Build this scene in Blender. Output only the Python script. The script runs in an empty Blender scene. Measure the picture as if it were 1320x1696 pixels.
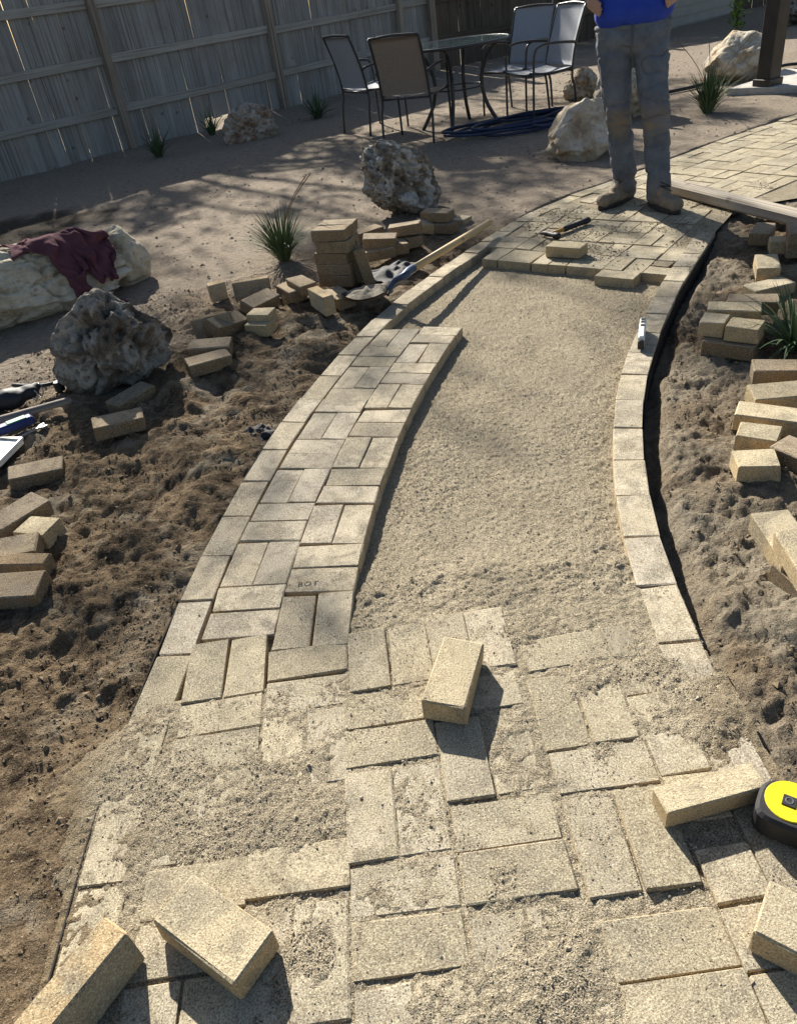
import bpy, bmesh, math, random
import numpy as np
from mathutils import Vector, Matrix, Euler
from mathutils.bvhtree import BVHTree

random.seed(7); RNG = np.random.default_rng(7)
SC = bpy.context.scene
COL = SC.collection

# ------------------------------------------------------------------ camera
CAM_H, PITCH, ROLL, FPX = 1.326, math.radians(35.06), math.radians(-8.80), 1253.06
_cp, _sp, _cr, _sr = math.cos(PITCH), math.sin(PITCH), math.cos(ROLL), math.sin(ROLL)
_R0, _U0, CF = Vector((1, 0, 0)), Vector((0, _sp, _cp)), Vector((0, _cp, -_sp))
CR = _cr*_R0 + _sr*_U0
CU = -_sr*_R0 + _cr*_U0
cd = bpy.data.cameras.new('camera'); cam = bpy.data.objects.new('camera', cd); COL.objects.link(cam)
cd.sensor_fit = 'HORIZONTAL'; cd.sensor_width = 36.0; cd.lens = 36.0*FPX/1320
cd.clip_start = 0.05; cd.clip_end = 500
cam.matrix_world = Matrix(((CR.x, CU.x, -CF.x, 0), (CR.y, CU.y, -CF.y, 0), (CR.z, CU.z, -CF.z, CAM_H), (0, 0, 0, 1)))
SC.camera = cam

# ------------------------------------------------------------------ light
SUN_EL, SUN_AZ = math.radians(31), math.radians(105)      # azimuth of the sun, counter-clockwise from +X
world = bpy.data.worlds.new('World'); SC.world = world; world.use_nodes = True
wn = world.node_tree; wn.nodes.clear()
sky = wn.nodes.new('ShaderNodeTexSky'); sky.sky_type = 'NISHITA'; sky.sun_disc = False
sky.sun_elevation = SUN_EL; sky.sun_rotation = math.radians(90) - SUN_AZ
sky.air_density = 1.0; sky.dust_density = 1.5; sky.ozone_density = 1.0
bg = wn.nodes.new('ShaderNodeBackground'); bg.inputs[1].default_value = 0.05
wo = wn.nodes.new('ShaderNodeOutputWorld')
wn.links.new(sky.outputs[0], bg.inputs[0]); wn.links.new(bg.outputs[0], wo.inputs[0])
sl = bpy.data.lights.new('sun', 'SUN'); sl.energy = 5.0; sl.angle = math.radians(0.55); sl.color = (1.0, 0.945, 0.845)
sun = bpy.data.objects.new('sun', sl); COL.objects.link(sun)
SUNV = Vector((math.cos(SUN_EL)*math.cos(SUN_AZ), math.cos(SUN_EL)*math.sin(SUN_AZ), math.sin(SUN_EL)))
sun.rotation_euler = SUNV.to_track_quat('Z', 'Y').to_euler()
sun.location = SUNV*30
SC.view_settings.view_transform = 'Standard'; SC.view_settings.look = 'None'
SC.view_settings.gamma = 1.0; SC.view_settings.use_curve_mapping = False
SC.view_settings.exposure = 1.12

# ------------------------------------------------------------------ helpers: noise
def _h(ix, iy, iz, s):
    n = (ix.astype(np.int64)*374761393 + iy.astype(np.int64)*668265263 + iz.astype(np.int64)*2147483647 + s*144269504) & 0xffffffff
    n = ((n ^ (n >> 13))*1274126177) & 0xffffffff
    n = ((n ^ (n >> 16))*2246822519) & 0xffffffff
    return ((n ^ (n >> 15)) & 0xffffff)/float(0xffffff)
def vn2(x, y, s=0):
    x = np.asarray(x, float); y = np.asarray(y, float)
    ix = np.floor(x); iy = np.floor(y); fx = x-ix; fy = y-iy; z = np.zeros_like(ix)
    u = fx*fx*(3-2*fx); v = fy*fy*(3-2*fy)
    a = _h(ix, iy, z, s); b = _h(ix+1, iy, z, s); c = _h(ix, iy+1, z, s); d = _h(ix+1, iy+1, z, s)
    return (a*(1-u)+b*u)*(1-v)+(c*(1-u)+d*u)*v*1.0 - 0.5
def fb2(x, y, s=0, o=4, g=0.5):
    t = 0; a = 1.0; f = 1.0
    for i in range(o):
        t = t + a*vn2(x*f+17.3*i, y*f-9.1*i, s+i); a *= g; f *= 2.03
    return t
def vn3(p, s=0):
    i = np.floor(p); f = p-i; f = f*f*(3-2*f); r = 0
    for dx in (0, 1):
        for dy in (0, 1):
            for dz in (0, 1):
                w = (f[:, 0] if dx else 1-f[:, 0])*(f[:, 1] if dy else 1-f[:, 1])*(f[:, 2] if dz else 1-f[:, 2])
                r = r + w*_h(i[:, 0]+dx, i[:, 1]+dy, i[:, 2]+dz, s)
    return r-0.5
def fb3(p, s=0, o=4, g=0.5):
    t = 0; a = 1.0; f = 1.0
    for i in range(o):
        t = t + a*vn3(p*f+11.7*i, s+i); a *= g; f *= 2.03
    return t
def worley3(p, s=0):
    i = np.floor(p); best = np.full(len(p), 9.0)
    for dx in (-1, 0, 1):
        for dy in (-1, 0, 1):
            for dz in (-1, 0, 1):
                q = i+np.array([dx, dy, dz])
                o = np.stack([_h(q[:, 0], q[:, 1], q[:, 2], s+k) for k in (1, 2, 3)], 1)
                best = np.minimum(best, np.linalg.norm(q+o-p, axis=1))
    return best
def sstep(a, b, x):
    t = np.clip((x-a)/(b-a), 0, 1); return t*t*(3-2*t)

# ------------------------------------------------------------------ helpers: points, meshes, tags
def gp(u, v, z=0.0):
    """Point of the level plane at height z that was surveyed at (u, v) of the 1320 x 1696 picture."""
    d = CF*FPX + CR*(u-660) - CU*(v-848)
    t = (z-CAM_H)/d.z
    return Vector((d.x*t, d.y*t, z))

def np_mesh(name, V, F, smooth=True):
    V = np.asarray(V, np.float32); F = np.asarray(F, np.int32); k = F.shape[1]
    me = bpy.data.meshes.new(name)
    me.vertices.add(len(V)); me.vertices.foreach_set('co', V.ravel())
    me.loops.add(F.size); me.loops.foreach_set('vertex_index', F.ravel())
    me.polygons.add(len(F)); me.polygons.foreach_set('loop_start', np.arange(0, F.size, k, dtype=np.int32))
    me.polygons.foreach_set('use_smooth', np.full(len(F), smooth))
    me.update(calc_edges=True)
    return me

def link(name, me, m=None, parent=None, loc=None, rot=None):
    o = bpy.data.objects.new(name, me); COL.objects.link(o)
    if m is not None and me is not None:
        me.materials.clear(); me.materials.append(m)
    if parent is not None: o.parent = parent
    if loc is not None: o.location = loc
    if rot is not None: o.rotation_euler = rot
    return o
def tag(o, label=None, cat=None, group=None, kind=None):
    if label: o['label'] = label
    if cat: o['category'] = cat
    if group: o['group'] = group
    if kind: o['kind'] = kind
    return o
def empty(name, loc=(0, 0, 0), rz=0.0):
    o = bpy.data.objects.new(name, None); COL.objects.link(o); o.empty_display_size = 0.1
    o.location = loc; o.rotation_euler = (0, 0, rz); return o

class MB:
    def __init__(s): s.v = []; s.f = []
    def add(s, vs, fs):
        b = len(s.v); s.v += [tuple(v) for v in vs]; s.f += [tuple(i+b for i in f) for f in fs]
    def box(s, c, size, M=None, ch=0.0, jit=0.0):
        hx, hy, hz = size[0]/2, size[1]/2, size[2]/2
        c = Vector(c)
        if ch <= 0:
            vs = [Vector((x*hx, y*hy, z*hz)) for x in (-1, 1) for y in (-1, 1) for z in (-1, 1)]
            fs = [(0, 1, 3, 2), (4, 6, 7, 5), (0, 4, 5, 1), (2, 3, 7, 6), (0, 2, 6, 4), (1, 5, 7, 3)]
        else:
            bm = bmesh.new(); bmesh.ops.create_cube(bm, size=2)
            for v in bm.verts: v.co = Vector((v.co.x*hx, v.co.y*hy, v.co.z*hz))
            bmesh.ops.bevel(bm, geom=bm.edges[:], offset=ch, segments=1, affect='EDGES', profile=0.5)
            bm.verts.index_update()
            vs = [v.co.copy() for v in bm.verts]; fs = [tuple(v.index for v in f.verts) for f in bm.faces]; bm.free()
        if jit: vs = [v+Vector((random.uniform(-jit, jit), random.uniform(-jit, jit), random.uniform(-jit, jit))) for v in vs]
        if M is not None: vs = [M @ v for v in vs]
        s.add([v+c for v in vs], fs); return s
    def bar(s, a, b, w, h, up=(0, 0, 1), ch=0.0):
        a = Vector(a); b = Vector(b); d = (b-a); L = d.length; d.normalize()
        u = Vector(up); x = d.cross(u).normalized(); u = x.cross(d).normalized()
        M = Matrix((d, x, u)).transposed()
        return s.box((a+b)/2, (L, w, h), M, ch)
    def tube(s, pts, r, n=8, smooth=0, closed=False, flat=1.0):
        P = [Vector(p) for p in pts]
        R = list(r) if hasattr(r, '__len__') else [r]*len(P)
        if smooth:
            Q = []; QR = []; N = len(P)
            rng = range(N if closed else N-1)
            for i in rng:
                p0 = P[(i-1) % N] if closed or i > 0 else P[0]; p1 = P[i]; p2 = P[(i+1) % N]
                p3 = P[(i+2) % N] if closed or i+2 < N else P[-1]
                for k in range(smooth):
                    t = k/smooth
                    Q.append(0.5*((2*p1)+(p2-p0)*t+(2*p0-5*p1+4*p2-p3)*t*t+(3*p1-p0-3*p2+p3)*t**3))
                    QR.append(R[i]*(1-t)+R[(i+1) % N]*t)
            if not closed: Q.append(P[-1]); QR.append(R[-1])
            P, R = Q, QR
        N = len(P); b = len(s.v); nrm = None
        for i, p in enumerate(P):
            t = (P[(i+1) % N]-P[i-1]) if closed else (P[min(i+1, N-1)]-P[max(i-1, 0)])
            t.normalize()
            if nrm is None:
                nrm = t.orthogonal().normalized() if abs(t.z) > .9 else t.cross(Vector((0, 0, 1))).normalized()
            nrm = (nrm-t*nrm.dot(t)).normalized(); bn = t.cross(nrm)
            for k in range(n):
                a = 2*math.pi*k/n
                s.v.append(tuple(p+(nrm*math.cos(a)+bn*math.sin(a)*flat)*R[i]))
        for i in range(N if closed else N-1):
            j = (i+1) % N
            for k in range(n):
                s.f.append((b+i*n+k, b+i*n+(k+1) % n, b+j*n+(k+1) % n, b+j*n+k))
        if not closed:
            s.f.append(tuple(b+k for k in reversed(range(n)))); s.f.append(tuple(b+(N-1)*n+k for k in range(n)))
        return s
    def grid(s, fn, nu, nv):
        b = len(s.v)
        for i in range(nu+1):
            for j in range(nv+1): s.v.append(tuple(fn(i/nu, j/nv)))
        for i in range(nu):
            for j in range(nv):
                a = b+i*(nv+1)+j; s.f.append((a, a+nv+1, a+nv+2, a+1))
        return s
    def ball(s, c, r, M=None, nu=12, nv=8):
        r = r if hasattr(r, '__len__') else (r, r, r); c = Vector(c); b = len(s.v)
        pts = [Vector((0, 0, r[2]))]
        for j in range(1, nv):
            th = math.pi*j/nv
            for i in range(nu):
                ph = 2*math.pi*i/nu
                pts.append(Vector((r[0]*math.sin(th)*math.cos(ph), r[1]*math.sin(th)*math.sin(ph), r[2]*math.cos(th))))
        pts.append(Vector((0, 0, -r[2])))
        if M is not None: pts = [M @ p for p in pts]
        s.v += [tuple(p+c) for p in pts]; e = b+len(pts)-1
        for i in range(nu):
            s.f.append((b, b+1+i, b+1+(i+1) % nu)); s.f.append((e, e-nu+(i+1) % nu, e-nu+i))
        for j in range(nv-2):
            for i in range(nu):
                p = b+1+j*nu+i; q = b+1+j*nu+(i+1) % nu
                s.f.append((p, p+nu, q+nu, q))
        return s
    def prism(s, outline, z0, z1, ch=0.0):
        n = len(outline); b = len(s.v)
        cx = sum(p[0] for p in outline)/n; cy = sum(p[1] for p in outline)/n
        def ring(z, k):
            return [(cx+(p[0]-cx)*k, cy+(p[1]-cy)*k, z) for p in outline]
        rad = max(math.hypot(p[0]-cx, p[1]-cy) for p in outline); kk = 1-ch/rad if ch else 1
        rings = [ring(z0, kk), ring(z0+ch, 1), ring(z1-ch, 1), ring(z1, kk)] if ch else [ring(z0, 1), ring(z1, 1)]
        for r in rings: s.v += r
        for i in range(len(rings)-1):
            for k in range(n):
                s.f.append((b+i*n+k, b+i*n+(k+1) % n, b+(i+1)*n+(k+1) % n, b+(i+1)*n+k))
        s.f.append(tuple(b+k for k in reversed(range(n)))); s.f.append(tuple(b+(len(rings)-1)*n+k for k in range(n)))
        return s
    def mesh(s, name, smooth=False):
        me = bpy.data.meshes.new(name); me.from_pydata([tuple(v) for v in s.v], [], s.f); me.update()
        if smooth: me.polygons.foreach_set('use_smooth', [True]*len(me.polygons))
        return me
    def build(s, name, m, parent=None, loc=None, rot=None, smooth=False):
        return link(name, s.mesh(name, smooth), m, parent, loc, rot)

def remesh(mb, voxel, smooth=6, disp=None, name='body'):
    """one continuous surface out of overlapping forms"""
    me = mb.mesh(name); o = bpy.data.objects.new('tmp_form', me); COL.objects.link(o)
    a = o.modifiers.new('r', 'REMESH'); a.mode = 'VOXEL'; a.voxel_size = voxel
    if smooth:
        b = o.modifiers.new('s', 'SMOOTH'); b.factor = 0.5; b.iterations = smooth
    dg = bpy.context.evaluated_depsgraph_get()
    out = bpy.data.meshes.new_from_object(o.evaluated_get(dg))
    bpy.data.objects.remove(o); bpy.data.meshes.remove(me)
    if disp is not None:
        n = len(out.vertices); co = np.empty(n*3, np.float32); nr = np.empty(n*3, np.float32)
        out.vertices.foreach_get('co', co); out.vertices.foreach_get('normal', nr)
        co = co.reshape(-1, 3).astype(float); nr = nr.reshape(-1, 3).astype(float)
        co = disp(co, nr).astype(np.float32)
        out.vertices.foreach_set('co', co.ravel()); out.update()
    out.polygons.foreach_set('use_smooth', [True]*len(out.polygons)); out.name = name
    return out

# ------------------------------------------------------------------ helpers: materials
class Mat:
    def __init__(s, name, rough=0.85, spec=0.3):
        s.m = bpy.data.materials.new(name); s.m.use_nodes = True; s.t = s.m.node_tree
        s.b = s.t.nodes['Principled BSDF']; s.b.inputs['Roughness'].default_value = rough
        s.b.inputs['Specular IOR Level'].default_value = spec
        s.co = s.t.nodes.new('ShaderNodeTexCoord'); s.vec = s.co.outputs['Object']; s.nrm = None
    def n(s, t, **k):
        q = s.t.nodes.new(t)
        for a, b in k.items(): setattr(q, a, b)
        return q
    def l(s, a, b): s.t.links.new(a, b)
    def vary(s):
        """shift the texture space of every object so that copies do not repeat"""
        oi = s.n('ShaderNodeObjectInfo'); m = s.n('ShaderNodeMath', operation='MULTIPLY'); m.inputs[1].default_value = 37.0
        s.l(oi.outputs['Random'], m.inputs[0]); a = s.n('ShaderNodeVectorMath', operation='ADD')
        s.l(s.vec, a.inputs[0]); s.l(m.outputs[0], a.inputs[1]); s.vec = a.outputs[0]; s.rnd = oi.outputs['Random']
    def scalevec(s, sx, sy, sz):
        mp = s.n('ShaderNodeMapping'); mp.inputs['Scale'].default_value = (sx, sy, sz); s.l(s.vec, mp.inputs[0]); return mp.outputs[0]
    def noise(s, scale, detail=4, rough=0.6, dist=0.0, vec=None):
        q = s.n('ShaderNodeTexNoise'); q.inputs['Scale'].default_value = scale; q.inputs['Detail'].default_value = detail
        q.inputs['Roughness'].default_value = rough; q.inputs['Distortion'].default_value = dist
        s.l(vec or s.vec, q.inputs['Vector']); return q.outputs['Fac']
    def vor(s, scale, feat='F1', vec=None):
        q = s.n('ShaderNodeTexVoronoi', feature=feat); q.inputs['Scale'].default_value = scale; s.l(vec or s.vec, q.inputs['Vector']); return q.outputs['Distance']
    def ramp(s, f, stops):
        q = s.n('ShaderNodeValToRGB'); e = q.color_ramp.elements
        while len(e) > 1: e.remove(e[-1])
        e[0].position = stops[0][0]; e[0].color = (*stops[0][1], 1)
        for p, c in stops[1:]:
            x = e.new(p); x.color = (*c, 1)
        s.l(f, q.inputs[0]); return q.outputs[0]
    def fr(s, f, a, b, lo=0.0, hi=1.0):
        q = s.n('ShaderNodeMapRange'); q.inputs[1].default_value = a; q.inputs[2].default_value = b
        q.inputs[3].default_value = lo; q.inputs[4].default_value = hi; s.l(f, q.inputs[0]); return q.outputs[0]
    def mix(s, f, a, b, mode='MIX'):
        q = s.n('ShaderNodeMix', data_type='RGBA', blend_type=mode)
        for v, i in ((f, 0), (a, 6), (b, 7)):
            if isinstance(v, (int, float)): q.inputs[i].default_value = v
            elif isinstance(v, tuple): q.inputs[i].default_value = (*v, 1)
            else: s.l(v, q.inputs[i])
        return q.outputs[2]
    def bump(s, f, dist, strength=1.0):
        q = s.n('ShaderNodeBump'); q.inputs['Distance'].default_value = dist; q.inputs['Strength'].default_value = strength
        s.l(f, q.inputs['Height'])
        if s.nrm is not None: s.l(s.nrm, q.inputs['Normal'])
        s.nrm = q.outputs[0]
    def attr(s, name):
        q = s.n('ShaderNodeAttribute', attribute_name=name); return q.outputs['Fac']
    def done(s, col):
        if isinstance(col, tuple): s.b.inputs['Base Color'].default_value = (*col, 1)
        else: s.l(col, s.b.inputs['Base Color'])
        if s.nrm is not None: s.l(s.nrm, s.b.inputs['Normal'])
        return s.m

def plain(name, col, rough=0.6, var=0.25, scale=30, bump=0.0, bscale=200, metal=0.0, spec=0.4):
    M = Mat(name, rough, spec); M.vary()
    f = M.noise(scale, 4)
    c2 = tuple(min(1, c*(1+var)) for c in col); c1 = tuple(c*(1-var) for c in col)
    M.b.inputs['Metallic'].default_value = metal
    if bump: M.bump(M.noise(bscale, 3), bump)
    return M.done(M.ramp(f, [(0.25, c1), (0.75, c2)]))

def brick_material(name, a, b, dirt, dirt_amt=0.5, dust=0.0, fl=1.0):
    M = Mat(name, 0.93, 0.12); M.vary()
    big = M.noise(6, 5, 0.65, 0.5); mid = M.noise(24, 6, 0.72); fine = M.noise(300, 3, 0.8); sp = M.noise(140, 2, 0.6)
    c = M.ramp(big, [(0.30, a), (0.72, b)])
    c = M.mix(M.fr(M.rnd, 0.2, 1.0, 0.0, 0.85), c, (b[0]*.62, b[1]*.62, b[2]*.64))
    h = M.n('ShaderNodeMath', operation='FRACT'); k = M.n('ShaderNodeMath', operation='MULTIPLY'); k.inputs[1].default_value = 7.31
    M.l(M.rnd, k.inputs[0]); M.l(k.outputs[0], h.inputs[0])
    c = M.mix(M.fr(h.outputs[0], 0.4, 1.0, 0.0, 0.7), c, (a[0]*.78, a[1]*.80, a[2]*.90))       # some blocks greyer
    c = M.mix(M.fr(M.noise(11, 5, 0.7, 1.0), 0.54, 0.66, 0, dirt_amt), c, dirt)                  # stains
    c = M.mix(M.fr(mid, 0.52, 0.70, 0, dirt_amt*.8), c, (dirt[0]*.8, dirt[1]*.8, dirt[2]*.8))
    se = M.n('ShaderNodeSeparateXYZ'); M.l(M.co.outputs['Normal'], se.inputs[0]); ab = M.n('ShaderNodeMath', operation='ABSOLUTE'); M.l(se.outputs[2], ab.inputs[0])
    c = M.mix(M.fr(ab.outputs[0], 0.8, 0.4, 0, 0.75), c, M.mix(mid, (a[0]*.62*fl, a[1]*.50*fl, a[2]*.36*fl), (a[0]*fl, a[1]*.84*fl, a[2]*.66*fl)))   # raw browner flanks; fl paints them darker for shade and mud
    c = M.mix(M.fr(M.noise(8.5, 4, 0.6, 0.8), 0.49, 0.64, 0, 0.72), c, (0.20, 0.168, 0.13))     # grey smudges
    if dust:
        g = M.noise(380, 2, 0.75)
        sc = M.ramp(g, [(0.34, (0.12, 0.10, 0.068)), (0.50, (0.36, 0.305, 0.205)), (0.68, (0.57, 0.49, 0.355))])
        c = M.mix(M.fr(M.noise(16, 6, 0.75, 0.4), 0.45, 0.62, 0, dust), c, sc)
    c = M.mix(M.fr(fine, 0.50, 0.70, 0.0, 0.7), c, tuple(min(.74, x*1.5) for x in a))
    c = M.mix(M.fr(fine, 0.48, 0.32, 0.0, 0.92), c, tuple(x*0.5 for x in dirt))
    c = M.mix(M.fr(sp, 0.68, 0.74, 0, 0.7), c, tuple(x*0.32 for x in dirt))
    M.bump(fine, 0.0016, 1.0); M.bump(mid, 0.0035, 0.8); M.bump(M.fr(sp, 0.66, 0.76, 1, 0), 0.0024, 0.9)
    return M.done(c)

M_BRICK = brick_material('paver_concrete', (0.57, 0.483, 0.34), (0.395, 0.325, 0.222), (0.185, 0.146, 0.098), 0.75, 0.7)
M_LAID = brick_material('laid_paver_concrete', (0.62, 0.53, 0.39), (0.43, 0.355, 0.245), (0.185, 0.143, 0.096), 0.75, 0.4)
M_CLEAN = brick_material('clean_paver_concrete', (0.59, 0.49, 0.33), (0.46, 0.375, 0.245), (0.27, 0.203, 0.122), 0.5)
M_OLD = brick_material('weathered_paver_shaded_flanks', (0.43, 0.35, 0.235), (0.28, 0.215, 0.14), (0.14, 0.095, 0.06), 0.8, 0.0, 0.55)  # flank colour darkened: shade painted in along with the mud

def sand_material():
    M = Mat('bedding_sand', 0.95, 0.1)
    g = M.noise(300, 2, 0.8); m = M.noise(45, 5, 0.7); big = M.noise(5, 5, 0.6)
    c = M.ramp(big, [(0.3, (0.295, 0.247, 0.168)), (0.7, (0.445, 0.38, 0.268))])
    c = M.mix(M.fr(m, 0.45, 0.72, 0, 0.7), c, (0.20, 0.16, 0.105))
    c = M.mix(M.fr(g, 0.50, 0.66, 0, 0.9), c, (0.64, 0.56, 0.42))
    c = M.mix(M.fr(g, 0.48, 0.34, 0, 0.9), c, (0.075, 0.06, 0.042))
    c = M.mix(M.attr('soil'), c, M.ramp(m, [(.25, (.10, .07, .04)), (.75, (.30, .225, .135))]))
    M.bump(g, 0.007, 1.0); M.bump(m, 0.008, 0.7)
    return M.done(c)
M_SAND = sand_material()

def ground_material():
    M = Mat('yard_soil', 0.97, 0.08)
    g = M.noise(230, 3, 0.75); m = M.noise(24, 6, 0.7); big = M.noise(2.3, 5, 0.6)
    far = M.ramp(m, [(0.25, (0.215, 0.172, 0.132)), (0.5, (0.335, 0.277, 0.215)), (0.8, (0.47, 0.40, 0.31))])
    dug = M.ramp(m, [(0.25, (0.09, 0.06, 0.035)), (0.5, (0.20, 0.142, 0.085)), (0.8, (0.36, 0.275, 0.175))])
    grey = M.ramp(m, [(0.2, (0.20, 0.17, 0.125)), (0.8, (0.41, 0.355, 0.27))])
    dug = M.mix(M.fr(M.noise(3.7, 5, 0.65, 0.6), 0.49, 0.62, 0, 0.85), dug, grey)
    dug = M.mix(M.fr(M.noise(6.5, 5, 0.7, 0.8), 0.50, 0.60, 0, 0.9), dug, (0.055, 0.037, 0.023))
    dug = M.mix(M.attr('gritty'), dug, grey)
    c = M.mix(M.attr('dug'), far, dug)
    c = M.mix(M.attr('mulch'), c, (0.028, 0.022, 0.017))
    c = M.mix(M.fr(g, 0.52, 0.74, 0, 0.6), c, (0.50, 0.42, 0.31))
    c = M.mix(M.fr(g, 0.45, 0.30, 0, 0.6), c, (0.07, 0.05, 0.03))
    M.bump(g, 0.007, 1.0); M.bump(M.noise(75, 4, 0.75), 0.015, 0.9); M.bump(m, 0.02, 0.7)
    return M.done(c)
M_SOIL = ground_material()

def wood_material(name, a, b, dark, along='z', rough=0.85):
    M = Mat(name, rough, 0.2); M.vary()
    sc = {'z': (28, 28, 1.6), 'x': (1.6, 28, 28)}[along]
    v = M.scalevec(*sc); g = M.noise(1.0, 6, 0.7, 0.6, v); big = M.noise(2.5, 4)
    c = M.ramp(g, [(0.25, a), (0.75, b)])
    c = M.mix(M.fr(big, 0.45, 0.75, 0, 0.6), c, dark)
    c = M.mix(M.fr(M.rnd, 0, 1, 0, 0.4), c, tuple(x*0.6 for x in a))
    st = M.noise(1.0, 4, 0.6, 0.2, M.scalevec(*[v*2.2 if v > 5 else v*.35 for v in sc])); c = M.mix(M.fr(st, 0.52, 0.66, 0, 0.75), c, tuple(x*0.42 for x in dark))
    kn = M.vor(4.0); c = M.mix(M.fr(kn, 0.10, 0.05, 0, 0.7), c, tuple(x*0.4 for x in dark))
    M.bump(g, 0.004, 0.7)
    return M.done(c)
M_BOARD = wood_material('weathered_cedar', (0.245, 0.243, 0.232), (0.43, 0.425, 0.405), (0.24, 0.195, 0.15))
M_RAIL = wood_material('weathered_cedar_rail', (0.32, 0.303, 0.27), (0.53, 0.51, 0.46), (0.29, 0.24, 0.185), 'x')
M_POST = wood_material('weathered_post', (0.28, 0.235, 0.185), (0.43, 0.37, 0.30), (0.22, 0.165, 0.12))
M_BOARD2 = wood_material('brown_cedar', (0.095, 0.078, 0.06), (0.16, 0.13, 0.10), (0.07, 0.055, 0.042))
M_RAIL2 = wood_material('brown_cedar_rail', (0.10, 0.08, 0.06), (0.17, 0.14, 0.105), (0.07, 0.055, 0.04), 'x')
M_HANDLE = wood_material('ash_handle', (0.50, 0.36, 0.18), (0.62, 0.47, 0.26), (0.44, 0.30, 0.15), 'x', 0.55)
M_HANDLE2 = wood_material('grey_handle', (0.33, 0.28, 0.23), (0.45, 0.39, 0.33), (0.26, 0.21, 0.17), 'x', 0.7)
M_TIMBER = wood_material('grey_timber', (0.40, 0.345, 0.275), (0.55, 0.49, 0.40), (0.31, 0.25, 0.19), 'x')
M_EDGE = plain('black_edging', (0.04, 0.037, 0.034), 0.85, 0.4, 25, spec=.08)
M_BLACK = plain('black_rubber', (0.02, 0.02, 0.021), 0.55, 0.3, 60, 0.0004, 900)
M_DARKMETAL = plain('bronze_tube', (0.035, 0.033, 0.033), 0.38, 0.3, 20, spec=0.5)
M_STEEL = plain('brushed_steel', (0.42, 0.42, 0.42), 0.35, 0.25, 60, metal=0.9)
M_FABRIC_BLACK = plain('landscape_fabric', (0.035, 0.034, 0.036), 0.75, 0.4, 18, 0.002, 120)
M_CONC = plain('concrete', (0.46, 0.43, 0.38), 0.9, 0.2, 14, 0.001, 300)
M_DPOST = plain('dark_brown_post', (0.045, 0.037, 0.03), 0.5, 0.25, 12)

# ------------------------------------------------------------------ the plan of the path, in metres
def smooth_line(P, step=0.04, it=3):
    P = np.array(P, float)
    d = np.r_[0, np.cumsum(np.linalg.norm(np.diff(P, axis=0), axis=1))]
    s = np.arange(0, d[-1], step); Q = np.stack([np.interp(s, d, P[:, k]) for k in (0, 1)], 1)
    for _ in range(it*6):
        Q[1:-1] = Q[1:-1]*0.5 + (Q[:-2]+Q[2:])*0.25
    return Q
LE = smooth_line([(-.715, -.1), (-.715, .45), (-.715, .664), (-.715, .913), (-.70, 1.255), (-.675, 1.378), (-.644, 1.584), (-.612, 1.798), (-.564, 1.993),
                  (-.516, 2.205), (-.457, 2.407), (-.380, 2.635), (-.315, 2.80), (-.24, 2.98), (-.16, 3.166), (-.072, 3.352), (.023, 3.53),
                  *[tuple(gp(*p))[:2] for p in ((614, 528), (673, 481), (728, 443), (788, 403))], (.81, 4.611), (1.096, 4.95), (1.39, 5.19),
                  (1.73, 5.39), (2.345, 5.79), (2.915, 6.17), (3.72, 6.63), (6.0, 7.95), (9, 9.7)])
RE = smooth_line([(.625, -.1), (.625, .5), (.626, .827), (.628, .95), (.637, 1.068), (.645, 1.198), (.664, 1.404), (.699, 1.613), (.746, 1.815),
                  (.808, 2.022), (.876, 2.228), (.958, 2.439), (1.088, 2.70), (1.215, 2.93), (1.424, 3.295), (1.763, 3.797), (1.9, 4.0)])
IE = smooth_line([(-.172, 1.357), (-.150, 1.561), (-.114, 1.759), (-.07, 1.954), (-.015, 2.156), (.044, 2.351), (.109, 2.547), (.18, 2.733),
                  (.256, 2.914), (.335, 3.092), (.417, 3.262)], it=1)
def xL(y): return np.interp(y, LE[:, 1], LE[:, 0])
def xR(y): return np.interp(y, np.r_[RE[:, 1], 4.25, 4.42, 4.6, 20], np.r_[RE[:, 0], 2.02, 2.25, 8, 8])
def xI(y): return np.interp(y, IE[:, 1], IE[:, 0], left=-0.18)

COVER = [  # sand spilt over the near pavers (picture position, radius, height)
    (235, 1185, .08, .006), (175, 1280, .10, .010), (330, 1270, .10, .0035), (440, 1310, .10, .0035), (270, 1380, .10, .004), (640, 1310, .07, .003),
    (520, 1350, .07, .006), (1140, 1150, .06, .011), (1170, 1215, .06, .012), (1085, 1195, .05, .008), (970, 1120, .07, .010), (870, 1050, .05, .007),
    (1100, 1100, .05, .008), (420, 1390, .08, .006), (840, 1460, .06, .006), (880, 1640, .07, .007), (950, 1580, .05, .007), (700, 1660, .05, .006),
    (500, 1600, .06, .005), (1200, 1180, .06, .015), (530, 1245, .04, .006), (780, 1230, .05, .003), (1210, 1690, .06, .003), (1000, 1230, .04, .004),
    (940, 1085, .06, -.006), (850, 1370, .07, -.008), (1000, 1410, .07, -.007), (1100, 1410, .07, -.007), (680, 1580, .07, -.006), (1110, 1560, .09, -.010),
    (465, 1225, .04, -.009), (365, 1225, .045, -.010), (360, 1190, .04, -.004), (545, 1440, .04, -.006), (650, 1220, .08, -.005), (650, 1090, .09, -.005), (1180, 1660, .08, -.010),
    (500, 1110, .10, -.006), (1060, 1150, .03, -.006), (780, 1300, .05, -.004), (1200, 1450, .05, -.006), (830, 1550, .03, -.006), (340, 1640, .1, -.006)]
COVW = [(gp(u, v).x, gp(u, v).y, r, h) for u, v, r, h in COVER]
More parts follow.
